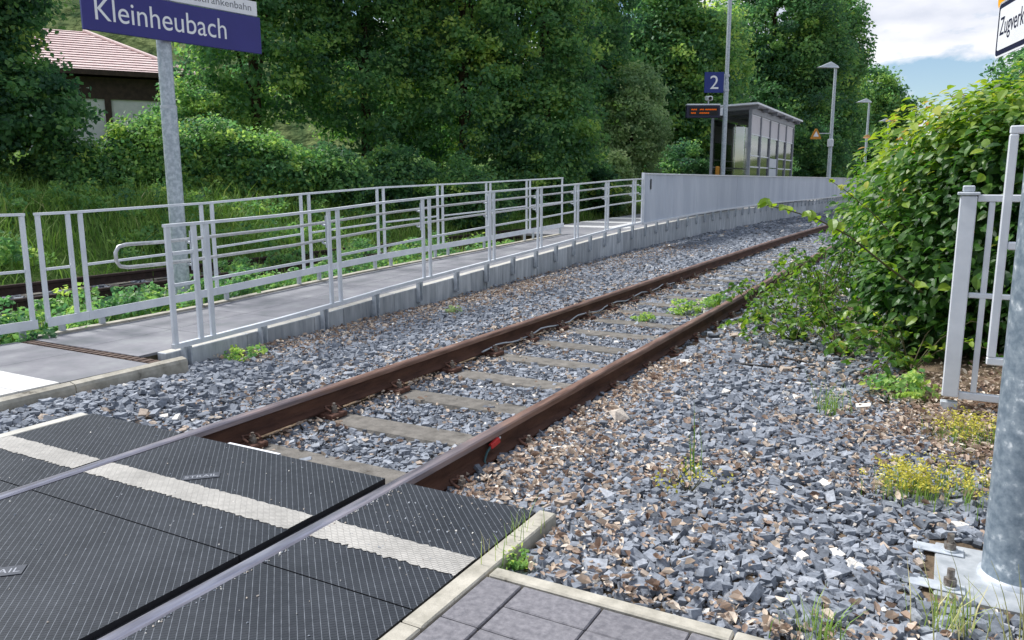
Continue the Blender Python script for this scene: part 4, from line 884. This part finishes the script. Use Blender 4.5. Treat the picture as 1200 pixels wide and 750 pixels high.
# big trees, left to right
T('dark maple with dense drooping crown in front of the pink-roofed building', -11.9, 17.5, 9, [(0, 0, 2.0, 2.2, 2.0, 1.5), (-.9, 0, 4.4, 2.6, 2.2, 2.2), (.1, 0, 4.3, 2.3, 1.9, 2.0), (.9, .5, 6.6, 2.4, 2.2, 1.5), (1.2, 0, 1.5, 1.3, 1.3, .9)], 840, 60, .17, .26, 31, rad=.5)
T('tall dark tree rising behind the station name board', -8.2, 26, 13, [(0, 0, 4.0, 2.6, 2.2, 2.6), (.6, 0, 7.5, 3.0, 2.6, 2.8), (-.9, .6, 9.6, 3.0, 2.5, 2.4)], 560, 62, .2, .42, 32, rad=.62)
T('broad dark tree right of the name board tree, small sky gap above', -5.1, 28, 13, [(0, 0, 3.6, 2.6, 2.2, 2.6), (.2, 0, 7.3, 2.8, 2.4, 2.9), (.3, 1, 10.2, 2.7, 2.4, 2.2)], 560, 62, .2, .32, 33, rad=.62)
T('dense tree with paler crown edge behind the middle of the ramp', -1.7, 29, 13, [(0, 0, 3.3, 2.7, 2.3, 2.6), (.2, 0, 6.9, 2.9, 2.4, 2.8), (-.3, .5, 10, 2.9, 2.4, 2.4)], 600, 62, .2, .44, 34, rad=.62)
T('deep green tree whose rounded side faces the willow-like bush', 1.1, 30, 12, [(0, 0, 3.0, 2.1, 2.0, 2.3), (-.2, 0, 6.1, 2.2, 2.0, 2.4), (.4, 1, 9.4, 2.2, 2.0, 2.3)], 480, 62, .2, .40, 35, rad=.6)
T('dark open tree with many sky holes behind the ramp end', 3.4, 37, 13, [(0, 0, 4.2, 2.6, 2.2, 3.2), (-.4, 0, 8.2, 2.7, 2.2, 2.6), (.9, 0, 11.0, 2.0, 2.0, 2.0)], 470, 58, .23, .30, 36, rad=.62)
T('pale grey-green willow-like tree beside the corrugated fence start', 4.65, 31, 5.6, [(0, 0, 2.9, 1.35, 1.3, 1.9), (.15, 0, 4.4, .95, 1, 1.2), (-.9, -.3, 1.7, 1.0, .9, 1.1)], 330, 62, .15, .40, 37, k=1.15, m='foliage_light', rad=.38, trunk=.09)
T('tall tree behind the number sign mast', 8.2, 40, 15, [(0, 0, 3.6, 2.9, 2.4, 2.9), (.1, 0, 6.2, 2.8, 2.4, 2.3), (-.6, 0, 9.3, 1.5, 1.6, 2.7)], 640, 62, .25, .42, 38, k=1.2, rad=.7)
T('lighter feathery tree just behind the mast', 11.0, 46, 14, [(0, 0, 4.0, 2.2, 2.2, 3.0), (.4, 0, 6.8, 1.9, 2, 2.6), (.4, 0, 8.6, 1.4, 1.5, 1.7)], 440, 58, .24, .58, 39, k=1.15, rad=.66)
T('very tall dark tree behind the platform shelter', 16.1, 50, 18, [(0, 0, 4.5, 3.4, 2.6, 3.6), (.2, 0, 9.3, 3.5, 2.8, 3.4), (.2, 0, 13.6, 2.7, 2.4, 3.2), (2.2, 0, 7, 2.4, 2.0, 3.0)], 800, 60, .27, .30, 40, k=1.6, rad=.75)
T('dark tree right of the shelter behind the warning triangle lamp', 20.5, 54, 14, [(0, 0, 4.0, 2.8, 2.4, 3.4), (.2, 0, 8.3, 2.6, 2.4, 2.8), (.8, 0, 10.6, 1.7, 1.8, 1.6)], 560, 60, .28, .32, 41, k=2.0, rad=.75)
T('round distant tree behind the second platform lamp', 29.5, 70, 10.5, [(0, 0, 4.0, 4.0, 3, 3.6), (1.0, 0, 7.3, 2.8, 2.6, 2.2), (-2.6, 0, 5.6, 2.4, 2.2, 2.6), (3.2, 0, 5.6, 2.4, 2.2, 2.2)], 700, 56, .33, .42, 42, k=2.2, rad=.85)
T('dark tree beyond the hedge behind the white sign', 13.8, 20.5, 5.2, [(0, 0, 3.6, 1.5, 1.5, 1.3), (.5, 0, 2.4, 1.8, 1.6, 1.6), (-.4, 0, 4.3, .6, .6, .6)], 300, 60, .15, .22, 43, rad=.4, group='trees beyond the hedge')
# second row closing the wood
for q, (la, de, lb) in enumerate(((-46, 62, 'tree crown filling the wood behind the maple'), (-3.4, 38, 'tree of the second row seen between the big trees left of the willow-like bush'), (6.3, 48, 'tree of the second row seen above the willow-like bush'), (13.6, 60, 'tree of the second row left of the shelter'))):
    T(lb, la, de, 13, [(0, 0, 4.0, 3.4, 2.4, 3.2), (.3, 0, 8.0 if q < 2 else 6.4, 3.4, 2.4, 3.0), (-.3, 0, (6, 10.8, 8.2, 9.5)[q], 3.0, 2.2, 2.2)], 420, 55, .27, .26, 60+q, rad=.8)
# shrubs along the foot of the wood
KS = {'shrub left of the willow-like tree': 1.2, 'sunlit yellowish bush at the willow-like tree foot': 1.15, 'dark shrub right of the willow-like tree': 1.3, 'dark shrub behind the departure display': 1.5, 'shrub seen through the open shelter end': 1.6, 'dark shrub right of the shelter': 1.8, 'dark shrub behind the warning triangle lamp': 2.4, 'dark shrub behind the corrugated fence far end': 2.9, 'shaded shrub under the deep green tree': 1.15}
SH = [(-8.9, 19.5, .9, 1.05, .52, 'bright elder shrub beside the name board pole', 'foliage'), (-7.7, 20.5, .9, 1.15, .4, 'leafy shrub right of the bright elder', 'foliage'), (-9.6, 24.5, 1.3, 1.9, .5, 'tall shrub closing the gap between house and wood', 'foliage'), (-12.6, 17.0, 1.3, .75, .3, 'low dark shrub at the maple foot', 'foliage'),
      (-10.2, 18.4, .8, .6, .36, 'mid green shrub between maple and elder', 'foliage'), (-6.4, 20.8, 1.1, 1.05, .42, 'rounded shrub behind the railing left of the deep shade', 'foliage'), (-5.0, 21.5, 1.0, .95, .36, 'rounded dense shrub at the wood edge', 'foliage'),
      (-3.4, 23, 1.2, 1.1, .3, 'shaded shrub in the hollow of the wood', 'foliage'), (-1.6, 24, 1.2, 1.2, .3, 'shaded shrub under the pale-edged tree', 'foliage'), (.5, 25, 1.2, 1.2, .32, 'shaded shrub under the deep green tree', 'foliage'),
      (2.5, 27, 1.1, 1.2, .36, 'shrub left of the willow-like tree', 'foliage'), (3.4, 29, .9, 1.5, .62, 'sunlit yellowish bush at the willow-like tree foot', 'foliage_light'), (6.4, 31, 1.4, 1.5, .3, 'dark shrub right of the willow-like tree', 'foliage'),
      (8.6, 33, 1.5, 1.6, .3, 'dark shrub behind the departure display', 'foliage'), (11.0, 37, 1.6, 1.7, .42, 'shrub seen through the open shelter end', 'foliage'), (17.2, 46, 2.0, 2.2, .26, 'dark shrub right of the shelter', 'foliage'), (20.5, 48, 2.0, 2.0, .26, 'dark shrub behind the warning triangle lamp', 'foliage'), (23.6, 54, 2.2, 2.2, .28, 'dark shrub behind the corrugated fence far end', 'foliage')]
for q, (la, de, r_, hz, ti, lb, m_) in enumerate(SH):
    T(lb, la, de, hz*1.6, [(0, 0, hz*.8, r_, r_*.9, hz*.85), (r_*.5, .2, hz*.55, r_*.7, r_*.7, hz*.6), (-r_*.5, 0, hz*.6, r_*.7, r_*.7, hz*.6)], int(150+60*r_), 60, .095+.002*de, ti, 100+q, m=m_, rad=.26+.1*r_, cat='shrub', name='shrub', trunk=.05, shell=.4, k=KS.get(lb, 1.))

# building with pink tiled roof behind the maple
def bpos(lat, dep): q = at(lat, dep); return Vector((q[0], q[1], 0))
bl = thing('building', 'pale building with a pink tiled hipped roof half hidden by trees', 'building', (*at(-19, 42), 0))
Z_ = lambda p, z: Vector((p.x, p.y, z))
A_, B_, C_, D_ = bpos(-29, 36.5), bpos(-17.4, 42.5), bpos(-21.5, 51), bpos(-33, 45)
ze = 6.95
MB().prism([Z_(A_, .5), Z_(B_, .5), Z_(C_, .5), Z_(D_, .5)], (0, 0, 6.0)).build('wall', 'render_wall', bl)
cen = (A_+B_+C_+D_)/4; ex = lambda p: cen+(p-cen)*1.14
E4 = [ex(p) for p in (A_, B_, C_, D_)]; r0, r1_ = bpos(-28.5, 42.3), bpos(-23.4, 45)
rm = MB(); vs = [Z_(p, ze) for p in E4]+[Z_(r0, 9.6), Z_(r1_, 9.6)]; rm.add(vs, [(0, 1, 5, 4), (1, 2, 5), (2, 3, 4, 5), (3, 0, 4), (3, 2, 1, 0)]); rfo = rm.build('roof', 'roof', bl)
for i in range(16):
    f = (i+.5)/16; a = Z_(E4[0], ze).lerp(Z_(r0, 9.6), f); b = Z_(E4[1], ze).lerp(Z_(r1_, 9.6), f); MB().bar(a+Vector((0, 0, .02)), b+Vector((0, 0, .02)), .10, .007).build('tile_course', 'roof', rfo)
MB().tube([Z_(E4[1], ze+.03), Z_(r1_, 9.65)], .1, 6).build('hip_ridge', 'roof', rfo)
for i in range(4): MB().bar(Z_(E4[i], ze-.14), Z_(E4[(i+1) % 4], ze-.14), .12, .24).build('eave_board', 'eave', rfo)
sf = MB().prism([Z_(p, 5.6) for p in (cen+(q-cen)*1.02 for q in (A_, B_, C_, D_))], (0, 0, 1.05)).build('eave_shadow_band', 'eave', bl)  # dark soffit and eave shadow put into one dark band around the wall
dA = (B_-A_).normalized(); nB = Vector((dA.y, -dA.x, 0))
for f in (.38, .56, .74): MB().bar(Z_(A_.lerp(B_, f)+nB*.05, .6), Z_(A_.lerp(B_, f)+nB*.05, 5.6), .3, .12, side=dA).build('pilaster', 'eave', bl)

# hornbeam hedge on the right
hx, hy = .75, 7.75
hg = thing('hedge', 'tall leafy hornbeam hedge overhanging the track on the right', 'hedge', (hx, hy, Hs(hx, hy)))
rng = np.random.default_rng(77)
HE = np.array([(.38, 7.58, .75, .97, 1.0, .95), (.75, 7.7, 1.45, 1.15, 1.0, .85), (1.5, 7.6, 1.35, 1.2, 1.1, 1.05), (.12, 8.2, 1.3, .93, 1.2, .88), (.5, 7.75, 1.5, .78, .9, .68), (2.4, 7.9, 1.4, 1.3, 1.2, 1.1), (.7, 9.3, 1.3, 1.2, 1.3, 1.0), (.1, 7.6, .45, .75, .9, .6), (1.1, 7.0, .6, .8, .6, .7), (-.35, 10.4, .75, .95, 1.2, .85), (-.1, 12.6, 1.0, 1.2, 1.5, 1.0), (.2, 15.2, 1.1, 1.3, 1.6, 1.0)])
def in_hull(p, ell, f=1.):
    return (((p[:, None, :]-ell[None, :, :3])/(ell[None, :, 3:]*f))**2).sum(-1).min(1)
def hedge_pts(n, ell, lo=.82, hi=1.06):
    P_ = []; N_ = []
    while sum(map(len, P_)) < n:
        k = rng.integers(0, len(ell), 4000); u = rng.normal(size=(4000, 3)); u /= np.linalg.norm(u, axis=1, keepdims=True)
        p = ell[k, :3]+u*ell[k, 3:]*rng.uniform(lo, hi, (4000, 1)); q = in_hull(p, ell); ok = (q > lo**2-.02) & (p[:, 2] > H(p[:, 0], p[:, 1])-.02)
        P_.append(p[ok]); N_.append(u[ok])
    return np.concatenate(P_)[:n], np.concatenate(N_)[:n]
def hleaf():
    """hornbeam leaf: pointed oval with a folded midrib, tip along +X, drooping"""
    xs = (-.5, -.28, 0, .28, .5); wd_ = (0, .24, .31, .2, 0); V = []; Fc = []
    for x, w_ in zip(xs, wd_): V += [(x, 0, -.06*x-.25*x*x), (x, w_, .09*w_/.3-.06*x-.25*x*x), (x, -w_, .09*w_/.3-.06*x-.25*x*x)]
    for i in range(4):
        a = i*3; b = a+3; Fc += [(a, b, b+1), (a, b+1, a+1), (a, a+2, b+2), (a, b+2, b)]
    return np.array(V, float), np.array(Fc)
HL = hleaf(); HLq = (HL[0], HL[1])
def frames(nrm, rng, droop=.5):
    """rotation matrices: leaf +Z near nrm, tip hanging outward and down"""
    n = len(nrm); z = nrm*.55+np.array([0, 0, .75])+rng.normal(0, .33, (n, 3)); z /= np.linalg.norm(z, axis=1, keepdims=True)
    x = nrm*.8+np.array([0, 0, -droop])+rng.normal(0, .5, (n, 3)); x -= z*(x*z).sum(1, keepdims=True); x /= np.linalg.norm(x, axis=1, keepdims=True); y = np.cross(z, x)
    return np.stack([x, y, z], 2)
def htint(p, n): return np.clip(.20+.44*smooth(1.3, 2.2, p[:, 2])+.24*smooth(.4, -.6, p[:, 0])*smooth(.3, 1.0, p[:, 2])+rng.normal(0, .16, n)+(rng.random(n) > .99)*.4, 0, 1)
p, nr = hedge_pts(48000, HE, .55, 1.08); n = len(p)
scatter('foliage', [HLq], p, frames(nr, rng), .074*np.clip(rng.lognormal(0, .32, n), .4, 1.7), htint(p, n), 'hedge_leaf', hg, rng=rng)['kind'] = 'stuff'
# the 300 leaves that show largest, one by one
LM = []
for q in range(8):
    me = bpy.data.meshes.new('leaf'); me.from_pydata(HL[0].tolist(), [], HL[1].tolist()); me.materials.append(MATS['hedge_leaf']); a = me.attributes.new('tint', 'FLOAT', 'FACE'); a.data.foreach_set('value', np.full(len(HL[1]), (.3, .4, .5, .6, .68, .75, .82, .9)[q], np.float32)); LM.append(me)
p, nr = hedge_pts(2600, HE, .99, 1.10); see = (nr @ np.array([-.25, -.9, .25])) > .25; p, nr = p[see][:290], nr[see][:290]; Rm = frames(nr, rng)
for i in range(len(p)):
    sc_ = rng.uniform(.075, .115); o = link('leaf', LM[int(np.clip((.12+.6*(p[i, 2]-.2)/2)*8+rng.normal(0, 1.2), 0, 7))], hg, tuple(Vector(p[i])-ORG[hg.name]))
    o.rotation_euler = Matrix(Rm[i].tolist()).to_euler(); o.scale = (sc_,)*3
mb = MB()
for q in range(26):
    e_ = HE[rng.integers(0, len(HE))]; u = rng.normal(size=3); u /= np.linalg.norm(u); t_ = e_[:3]+u*e_[3:]*.85; b_ = (hx+rng.normal(0, .45), hy+rng.normal(0, .4), Hs(hx, hy)-.1)
    if t_[2] < .3: continue
    md = [(b_[i]*.5+t_[i]*.5)+rng.normal(0, .08) for i in range(3)]; mb.tube([b_, md, tuple(t_)], [.022, .014, .004], 6)
mb.build('branches', 'bark', hg)

# bramble shoots arching out of the hedge
def shoot(parent, path, nl, ls, tint, seed, name='stem', r0=.009, bag=None):
    rng_ = np.random.default_rng(seed); path = [Vector(q) for q in path]; MB().tube(path, list(np.linspace(r0, r0*.35, len(path))), 6).build(name, 'stem', parent)
    P_ = []; N_ = []
    for k in range(nl):
        f = (k+.6)/nl*(len(path)-1); i = min(int(f), len(path)-2); c = path[i].lerp(path[i+1], f-i); d = (path[i+1]-path[i]).normalized(); sd_ = d.cross(Vector((0, 0, 1))).normalized()*(1 if k % 2 else -1)
        for j in range(3):
            v = sd_*(.5+.2*j)+d*(.25*j-.1)+Vector((0, 0, .1)); P_.append(c+v.normalized()*ls*rng_.uniform(.5, 1.0)); N_.append(v.normalized())
    P_ = np.array([q[:] for q in P_]); N_ = np.array([q[:] for q in N_]); n = len(P_)
    Rm = frames(N_, rng_, .2); sc_ = ls*rng_.uniform(.7, 1.2, n); ti_ = np.clip(rng_.normal(tint, .12, n), 0, 1)
    if bag is not None: bag.append((P_, Rm, sc_, ti_)); return
    for i in range(n):
        o = link('leaf', LM[int(np.clip(ti_[i]*8, 0, 7))], parent, tuple(Vector(P_[i])-ORG[parent.name])); o.rotation_euler = Matrix(Rm[i].tolist()).to_euler(); o.scale = (sc_[i],)*3
br = thing('bramble', 'long bramble shoot reaching out over the far track from the hedge', 'bramble', (-.35, 6.7, 0))
shoot(br, [(-.1, 6.75, .55), (-.38, 6.55, .78), (-.62, 6.35, 1.0), (-.84, 6.2, 1.13), (-1.05, 6.1, 1.2), (-1.22, 6.02, 1.24)], 13, .10, .6, 5)
br2 = thing('bramble', 'thin upright bramble shoot with small buds beside the long shoot', 'bramble', (-.3, 7.0, 0))
shoot(br2, [(-.3, 7.0, .9), (-.52, 6.95, 1.15), (-.72, 6.92, 1.32), (-.86, 6.9, 1.42)], 6, .05, .8, 6, r0=.006)
low = [((-1.15, 7.6), 'low bramble tangle between hedge foot and near rail'), ((-.7, 7.0), 'low bramble tangle under the hedge overhang'), ((-1.7, 8.7), 'low bramble tangle crossing the near rail'), ((-1.2, 9.6), 'low bramble tangle beyond the hedge corner'), ((-.15, 6.55), 'leafy undergrowth at the hedge foot by the earth bank'), ((-1.5, 10.6), 'bramble tangle further along the near rail'), ((-1.0, 8.4), 'taller bramble tangle against the hedge flank')]
for q, ((x, y), lb) in enumerate(low):
    t = thing('bramble', lb, 'bramble', (x, y, Hs(x, y)), 'low brambles beside the rail'); r_ = np.random.default_rng(200+q); bag = []
    for k in range(15):
        a = r_.uniform(0, 2*math.pi); L_ = r_.uniform(.35, .7); z = Hs(x, y); zt = r_.uniform(.15, .5)*(1.7 if q in (3, 6) else 1.)
        pts = [(x+math.cos(a)*L_*f*r_.uniform(.9, 1.1), y+math.sin(a)*L_*f*1.2, z+zt*math.sin(f*2.4)) for f in (0, .3, .6, .85, 1.05)]
        shoot(t, pts, 9, .07, .52, 300+q*20+k, r0=.005, bag=bag)
    scatter('leaflets', [HLq], *[np.concatenate([b[i] for b in bag]) for i in range(4)], 'hedge_leaf', t, rng=r_)['kind'] = 'stuff'

# weeds and grasses
def blade_mesh(name, base, h, lean, wdt_, tint, rng, m, parent=None, label=None):
    n = len(base); a = rng.uniform(0, 2*np.pi, n); d = np.stack([np.cos(a), np.sin(a), 0*a], 1); s = np.stack([-np.sin(a), np.cos(a), 0*a], 1); up = np.array([0, 0, 1.])
    w_ = wdt_*rng.uniform(.6, 1.3, n)[:, None]; hh = h[:, None]; l = lean*rng.uniform(.2, 1.6, n)[:, None]*hh
    p0, p1, p2 = base, base+up*hh*.55+d*l*.3, base+up*hh+d*l
    V = np.stack([p0-s*w_, p0+s*w_, p1+s*w_*.8, p1-s*w_*.8, p2], 1).reshape(-1, 3); b = np.arange(n)*5
    Fc = np.concatenate([np.stack([b, b+1, b+2], 1), np.stack([b, b+2, b+3], 1), np.stack([b+3, b+2, b+4], 1)]); t = np.concatenate([tint]*3)
    o = npmesh(name, V, Fc, m, t, parent)
    if label: tag(o, label, 'grass', kind='stuff')
    else: o['kind'] = 'stuff'
    return o
rng = np.random.default_rng(55)
n = 90000; x = rng.uniform(-27, -12.3, n); y = rng.uniform(-2, 34, n)
pat = np.sin(x*1.1+np.sin(y*.7)*1.5)*np.sin(y*.9+1)
blade_mesh('meadow_grass', np.stack([x, y, H(x, y)-.02], 1), np.clip(rng.normal(.3, .12, n)+.10*pat, .08, .8), .8, .012, np.clip(rng.normal(.36, .2, n)+.15*pat, 0, 1), rng, 'grass', label='tall green meadow grass on the bank behind the second track')
n = 15000; x = rng.uniform(-12.4, -7.8, n); y = rng.uniform(1.5, 30, n); kk = ((x > -9.2) | (y > 8+3*rng.random(n))) & ~((x > -9.3) & (y > 16)); x, y = x[kk], y[kk]; n = len(x)
blade_mesh('verge_grass', np.stack([x, y, H(x, y)-.02], 1), np.clip(rng.normal(.22, .08, n), .06, .5), .5, .008, np.clip(rng.normal(.4, .2, n), 0, 1), rng, 'grass', label='green grass strip between the ramp and the second track')
# bushy herbs in the verge, each a plant
VP = [(-8.15, 4.05, .42), (-8.3, 4.5, .46), (-8.0, 4.95, .3), (-8.25, 5.4, .36), (-8.15, 6.0, .34), (-8.35, 6.5, .3), (-8.1, 7.3, .42), (-8.2, 7.9, .46), (-8.35, 8.6, .36), (-8.2, 9.4, .34), (-8.3, 10.3, .4), (-8.2, 11.3, .36), (-8.3, 12.4, .42), (-8.2, 13.6, .42), (-8.3, 14.9, .4), (-7.95, 3.6, .4), (-7.82, 4.42, .2), (-9.1, 5.6, .4), (-9.2, 8.2, .42), (-9.2, 10.2, .4), (-9.2, 12.4, .42), (-8.5, 3.2, .5)]
VP += [(-10.6, 9.6, .4), (-11.0, 11.0, .45), (-10.5, 12.6, .42), (-9.9, 11.4, .4), (-10.2, 14.2, .45), (-11.2, 13.6, .45), (-10.0, 16.3, .4), (-11.0, 16.0, .42), (-9.4, 6.6, .3), (-9.0, 7.3, .36)]
for q, (x, y, h) in enumerate(VP):
    t = thing('weed_plant', '%s weed %s, %s' % ('tall leafy' if h > .41 else 'low leafy' if h < .35 else 'leafy green', 'at the second track edge' if x < -8.8 else 'behind the ramp railing', 'before the drain channel' if y < 4.6 else '%s section from the drain channel' % ORD[min(int((y-4.6)/1.645), 6)]), 'weed', (x, y, Hs(x, y)), 'weeds behind the ramp railing'); r_ = np.random.default_rng(400+q)
    z = Hs(x, y); crown('leaves', t, [(x, y, z+h*.5, .34, .42, h*.55)], 34, 20, .075, .5 if q % 3 else .38, r_, 'foliage', .13, .2)
    mb = MB()
    for k in range(6): a = r_.uniform(0, 6.28); mb.tube([(x, y, z-.02), (x+math.cos(a)*.12, y+math.sin(a)*.12, z+h*.5), (x+math.cos(a)*.22, y+math.sin(a)*.22, z+h*.9)], [.006, .004, .002], 5)
    mb.build('stems', 'stem', t)['kind'] = 'stuff'
# small weeds on the near side: (x, y, size, label, material)
SW = [(-5.62, 5.05, .16, 'small weed growing at the foot of the ramp wall near the first railing post', 'foliage', .75), (-5.35, 8.2, .1, 'tiny pale weed on the ballast below the ramp wall', 'foliage_light', .7), (-2.7, 9.3, .2, 'weed patch growing between the rails', 'foliage', .78), (-2.45, 9.9, .2, 'weed patch growing against the inside of the near rail', 'foliage', .7), (-3.0, 8.6, .12, 'small weed growing between sleepers', 'foliage', .75),
      (-.98, 3.55, .17, 'yellow-green herb with a tall thin stalk on the loose stones', 'yellow_herb', .4), (-.55, 5.2, .16, 'grass tuft at the edge of the earth bank', 'grass', .5), (-.15, 5.75, .2, 'leafy tuft under the hedge', 'foliage', .7),
      (-1.33, 2.44, .075, 'young green weed in the corner of kerb and paving', 'foliage', .72), (.12, 2.75, .14, 'dry grass tuft in front of the base plate', 'grass', .85), (-.25, 2.5, .1, 'thin grass tuft behind the edging stones', 'grass', .6), (.5, 5.55, .2, 'grass tuft under the garden fence rail', 'grass', .3)]
for q, (x, y, h, lb, m_, ti) in enumerate(SW):
    t = thing('weed_plant', lb, 'weed', (x, y, Hs(x, y))); r_ = np.random.default_rng(500+q); z = Hs(x, y)+.01
    if m_ == 'grass':
        n = 60; blade_mesh('blades', np.stack([x+r_.normal(0, .05, n), y+r_.normal(0, .05, n), np.full(n, z)], 1), r_.uniform(.5, 1.5, n)*h, .6, .0025, np.clip(r_.normal(ti, .15, n), 0, 1), r_, 'grass', t)
    else:
        crown('leaves', t, [(x, y, z+h*.45, h*1.1, h*1.1, h*.5)], 26, 5 if m_ == 'yellow_herb' else 13, h*(.11 if m_ == 'yellow_herb' else .24), ti, r_, m_, h*.3, .2)
        mb = MB()
        for k in range(5): a = r_.uniform(0, 6.28); mb.tube([(x, y, z-.02), (x+math.cos(a)*h*.5, y+math.sin(a)*h*.5, z+h*.6)], [.003, .0015], 5)
        mb.build('stems', 'stem', t)['kind'] = 'stuff'
tk = thing('weed_plant', 'single tall thin grass stalk rising from the loose stones', 'weed', (-1.02, 3.75, -.08)); r_ = np.random.default_rng(9)
n = 14; blade_mesh('blades', np.stack([-1.02+r_.normal(0, .02, n), 3.75+r_.normal(0, .02, n), np.full(n, -.09)], 1), np.append(r_.uniform(.08, .26, n-2), [.44, .38]), .15, .0035, np.full(n, .35), r_, 'grass', tk)
wk = thing('weed_plant', 'tiny dry stalks standing on the kerb beside the rubber panels', 'weed', (-1.4, 2.6, 0))
n = 26; blade_mesh('blades', np.stack([-1.42+r_.normal(0, .03, n), 2.56+r_.normal(0, .10, n), np.full(n, -.02)], 1), r_.uniform(.05, .2, n), .4, .0018, np.clip(r_.normal(.75, .2, n), 0, 1), r_, 'grass', wk)
# yellow stonecrop by the pole
for q, (x, y, sx_, lb) in enumerate(((.13, 4.02, .2, 'yellow flowering stonecrop cushion spreading over the gravel beside the pole'), (.2, 4.95, .17, 'yellow flowering stonecrop at the foot of the garden fence post'), (-.06, 3.95, .12, 'small yellow stonecrop cushion left of the larger one'))):
    t = thing('stonecrop', lb, 'flower', (x, y, Hs(x, y))); r_ = np.random.default_rng(600+q); z = Hs(x, y)+.02; n = 150
    fx_ = x+r_.normal(0, sx_*.55, n); fy_ = y+r_.normal(0, sx_*.6, n); hh = r_.uniform(.05, .15, n)
    blade_mesh('stems', np.stack([fx_, fy_, np.full(n, z-.01)], 1), hh, .3, .0025, np.clip(r_.normal(.55, .15, n), 0, 1), r_, 'grass', t)
    k = np.repeat(np.arange(n), 6); pos = np.stack([fx_[k]+r_.normal(0, .009, len(k)), fy_[k]+r_.normal(0, .009, len(k)), z+hh[k]+r_.normal(0, .005, len(k))], 1)
    V, Fc = leaves(pos, np.tile([0, 0, 1.], (len(k), 1)), r_.uniform(.009, .018, len(k)), r_); npmesh('blossoms', V, Fc, 'yellow_herb', np.clip(r_.normal(.5, .25, len(k)), 0, 1), t)['kind'] = 'stuff'
# long bent grass blades in front of the base plate
gb = thing('grass_tuft', 'long bent grass blades arching in front of the base plate', 'grass', (.3, 2.72, -.08)); r_ = np.random.default_rng(8)
for k in range(22):
    b_ = Vector((.32+r_.normal(0, .14), 2.72+r_.normal(0, .08), -.09)); a = r_.uniform(0, 6.28); L_ = r_.uniform(.2, .42); dv = Vector((math.cos(a), math.sin(a)*.6, 0)); bend = r_.uniform(.1, .5)
    pts = [b_+dv*(bend*L_*f*f)+Vector((0, 0, L_*(f-.25*bend*f**3))) for f in np.linspace(0, 1, 7)]; MB().tube(pts, list(np.linspace(.0028, .0006, 7)), 5).build('blade', 'stem_pale', gb)
# taller herbs among the meadow grass
rng = np.random.default_rng(91); n = 420; hx_ = rng.uniform(-20, -12.6, n); hy_ = rng.uniform(2, 30, n); hz_ = H(hx_, hy_)
V_, _c = crown('meadow_herbs', None, [(a, b, c+.22, .4, .4, .28) for a, b, c in zip(hx_, hy_, hz_)], 4200, 16, .085, .5, rng, 'foliage', .16, .2)
tag(V_, 'broad-leaved green herbs growing through the meadow grass on the bank', 'herbs', kind='stuff')
# grit and chips filling the gaps between the larger stones
rng = np.random.default_rng(123); xs_, ys_ = [], []
for (n, x0, x1, y0, y1) in ((9000, -2.05, 1.0, 2.35, 5.6), (5000, -3.6, -2.25, 2.9, 8), (5000, -5.6, -3.8, 1.2, 7)):
    xs_.append(rng.uniform(x0, x1, n)); ys_.append(rng.uniform(y0, y1, n))
X = np.concatenate(xs_); Y = np.concatenate(ys_); k = free(X, Y, .01); X, Y = X[k], Y[k]; n = len(X)
o = scatter('grit', STL, np.stack([X, Y, H(X, Y)+rng.uniform(.0, .022, n)], 1), rotmats(n, rng), rng.uniform(.004, .011, n), np.clip(rng.choice([.3, .45, .6, .8, .93], n)+rng.normal(0, .04, n), 0, 1), 'stone', rng=rng)
tag(o, 'small stone chips and grit filling gaps in the ballast', 'grit', kind='stuff')
# twigs and cable ends lying about
for q, (pts, lb, m_, r_) in enumerate((([(-1.42, 6.35, -.06), (-1.25, 6.28, -.045), (-1.05, 6.32, -.05), (-.92, 6.42, -.06)], 'black cable end lying curved on the stones before the brambles', 'black', .010),
                                       ([(-1.15, 6.75, -.05), (-1.0, 6.62, -.04), (-.85, 6.6, -.05)], 'short black cable stub under the brambles', 'black', .009),
                                       ([(.02, 4.45, -.035), (.18, 4.42, -.02), (.33, 4.46, -.03)], 'thin dark twig on the stones between the two stonecrop cushions', 'bark', .005))):
    tag(MB().tube(pts, r_, 6).build('cable' if m_ == 'black' else 'twig', m_, None, loc=pts[0]), lb, 'cable' if m_ == 'black' else 'twig')
tag(scatter('stone', [ST[3]], np.array([[-.36, 5.35, -.03]]), rotmats(1, rng, tilt=.2), np.array([.045]), np.array([1.]), 'stone', loc=(-.36, 5.35, -.05)), 'large white stone at the edge of the earth bank', 'stone')
tag(scatter('stone', [ST[5]], np.array([[-1.72, 4.55, -.05]]), rotmats(1, rng, tilt=.2), np.array([.07]), np.array([.95]), 'stone', loc=(-1.72, 4.55, -.08)), 'large tan stone beside the near rail', 'stone')

# specks of grit lying on the rubber and along the rails
rng = np.random.default_rng(321); n = 420; X = np.concatenate([rng.uniform(-4.5, -1.5, 200), rng.normal(-1.75, .25, 120), RAIL[1]+.045+np.abs(rng.normal(0, .01, 100))]); Y = np.concatenate([rng.uniform(.9, 2.84, 200), rng.normal(2.55, .2, 120), rng.uniform(1.0, 2.84, 100)])
k = (Y < 2.84) & (X < -1.46) & (X > -4.5) & (np.abs(X-RAIL[0]) > .06) & ((X > RAIL[1]+.036) | (X < RAIL[1]-.09)); X, Y = X[k], Y[k]; n = len(X)
tag(scatter('grit', STL, np.stack([X, Y, np.full(n, -.002)], 1), rotmats(n, rng), rng.uniform(.0018, .0048, n), np.clip(rng.choice([.6, .85, .95, 1.], n), 0, 1), 'stone', rng=rng), 'pale grit specks scattered on the rubber crossing panels', 'grit', kind='stuff')
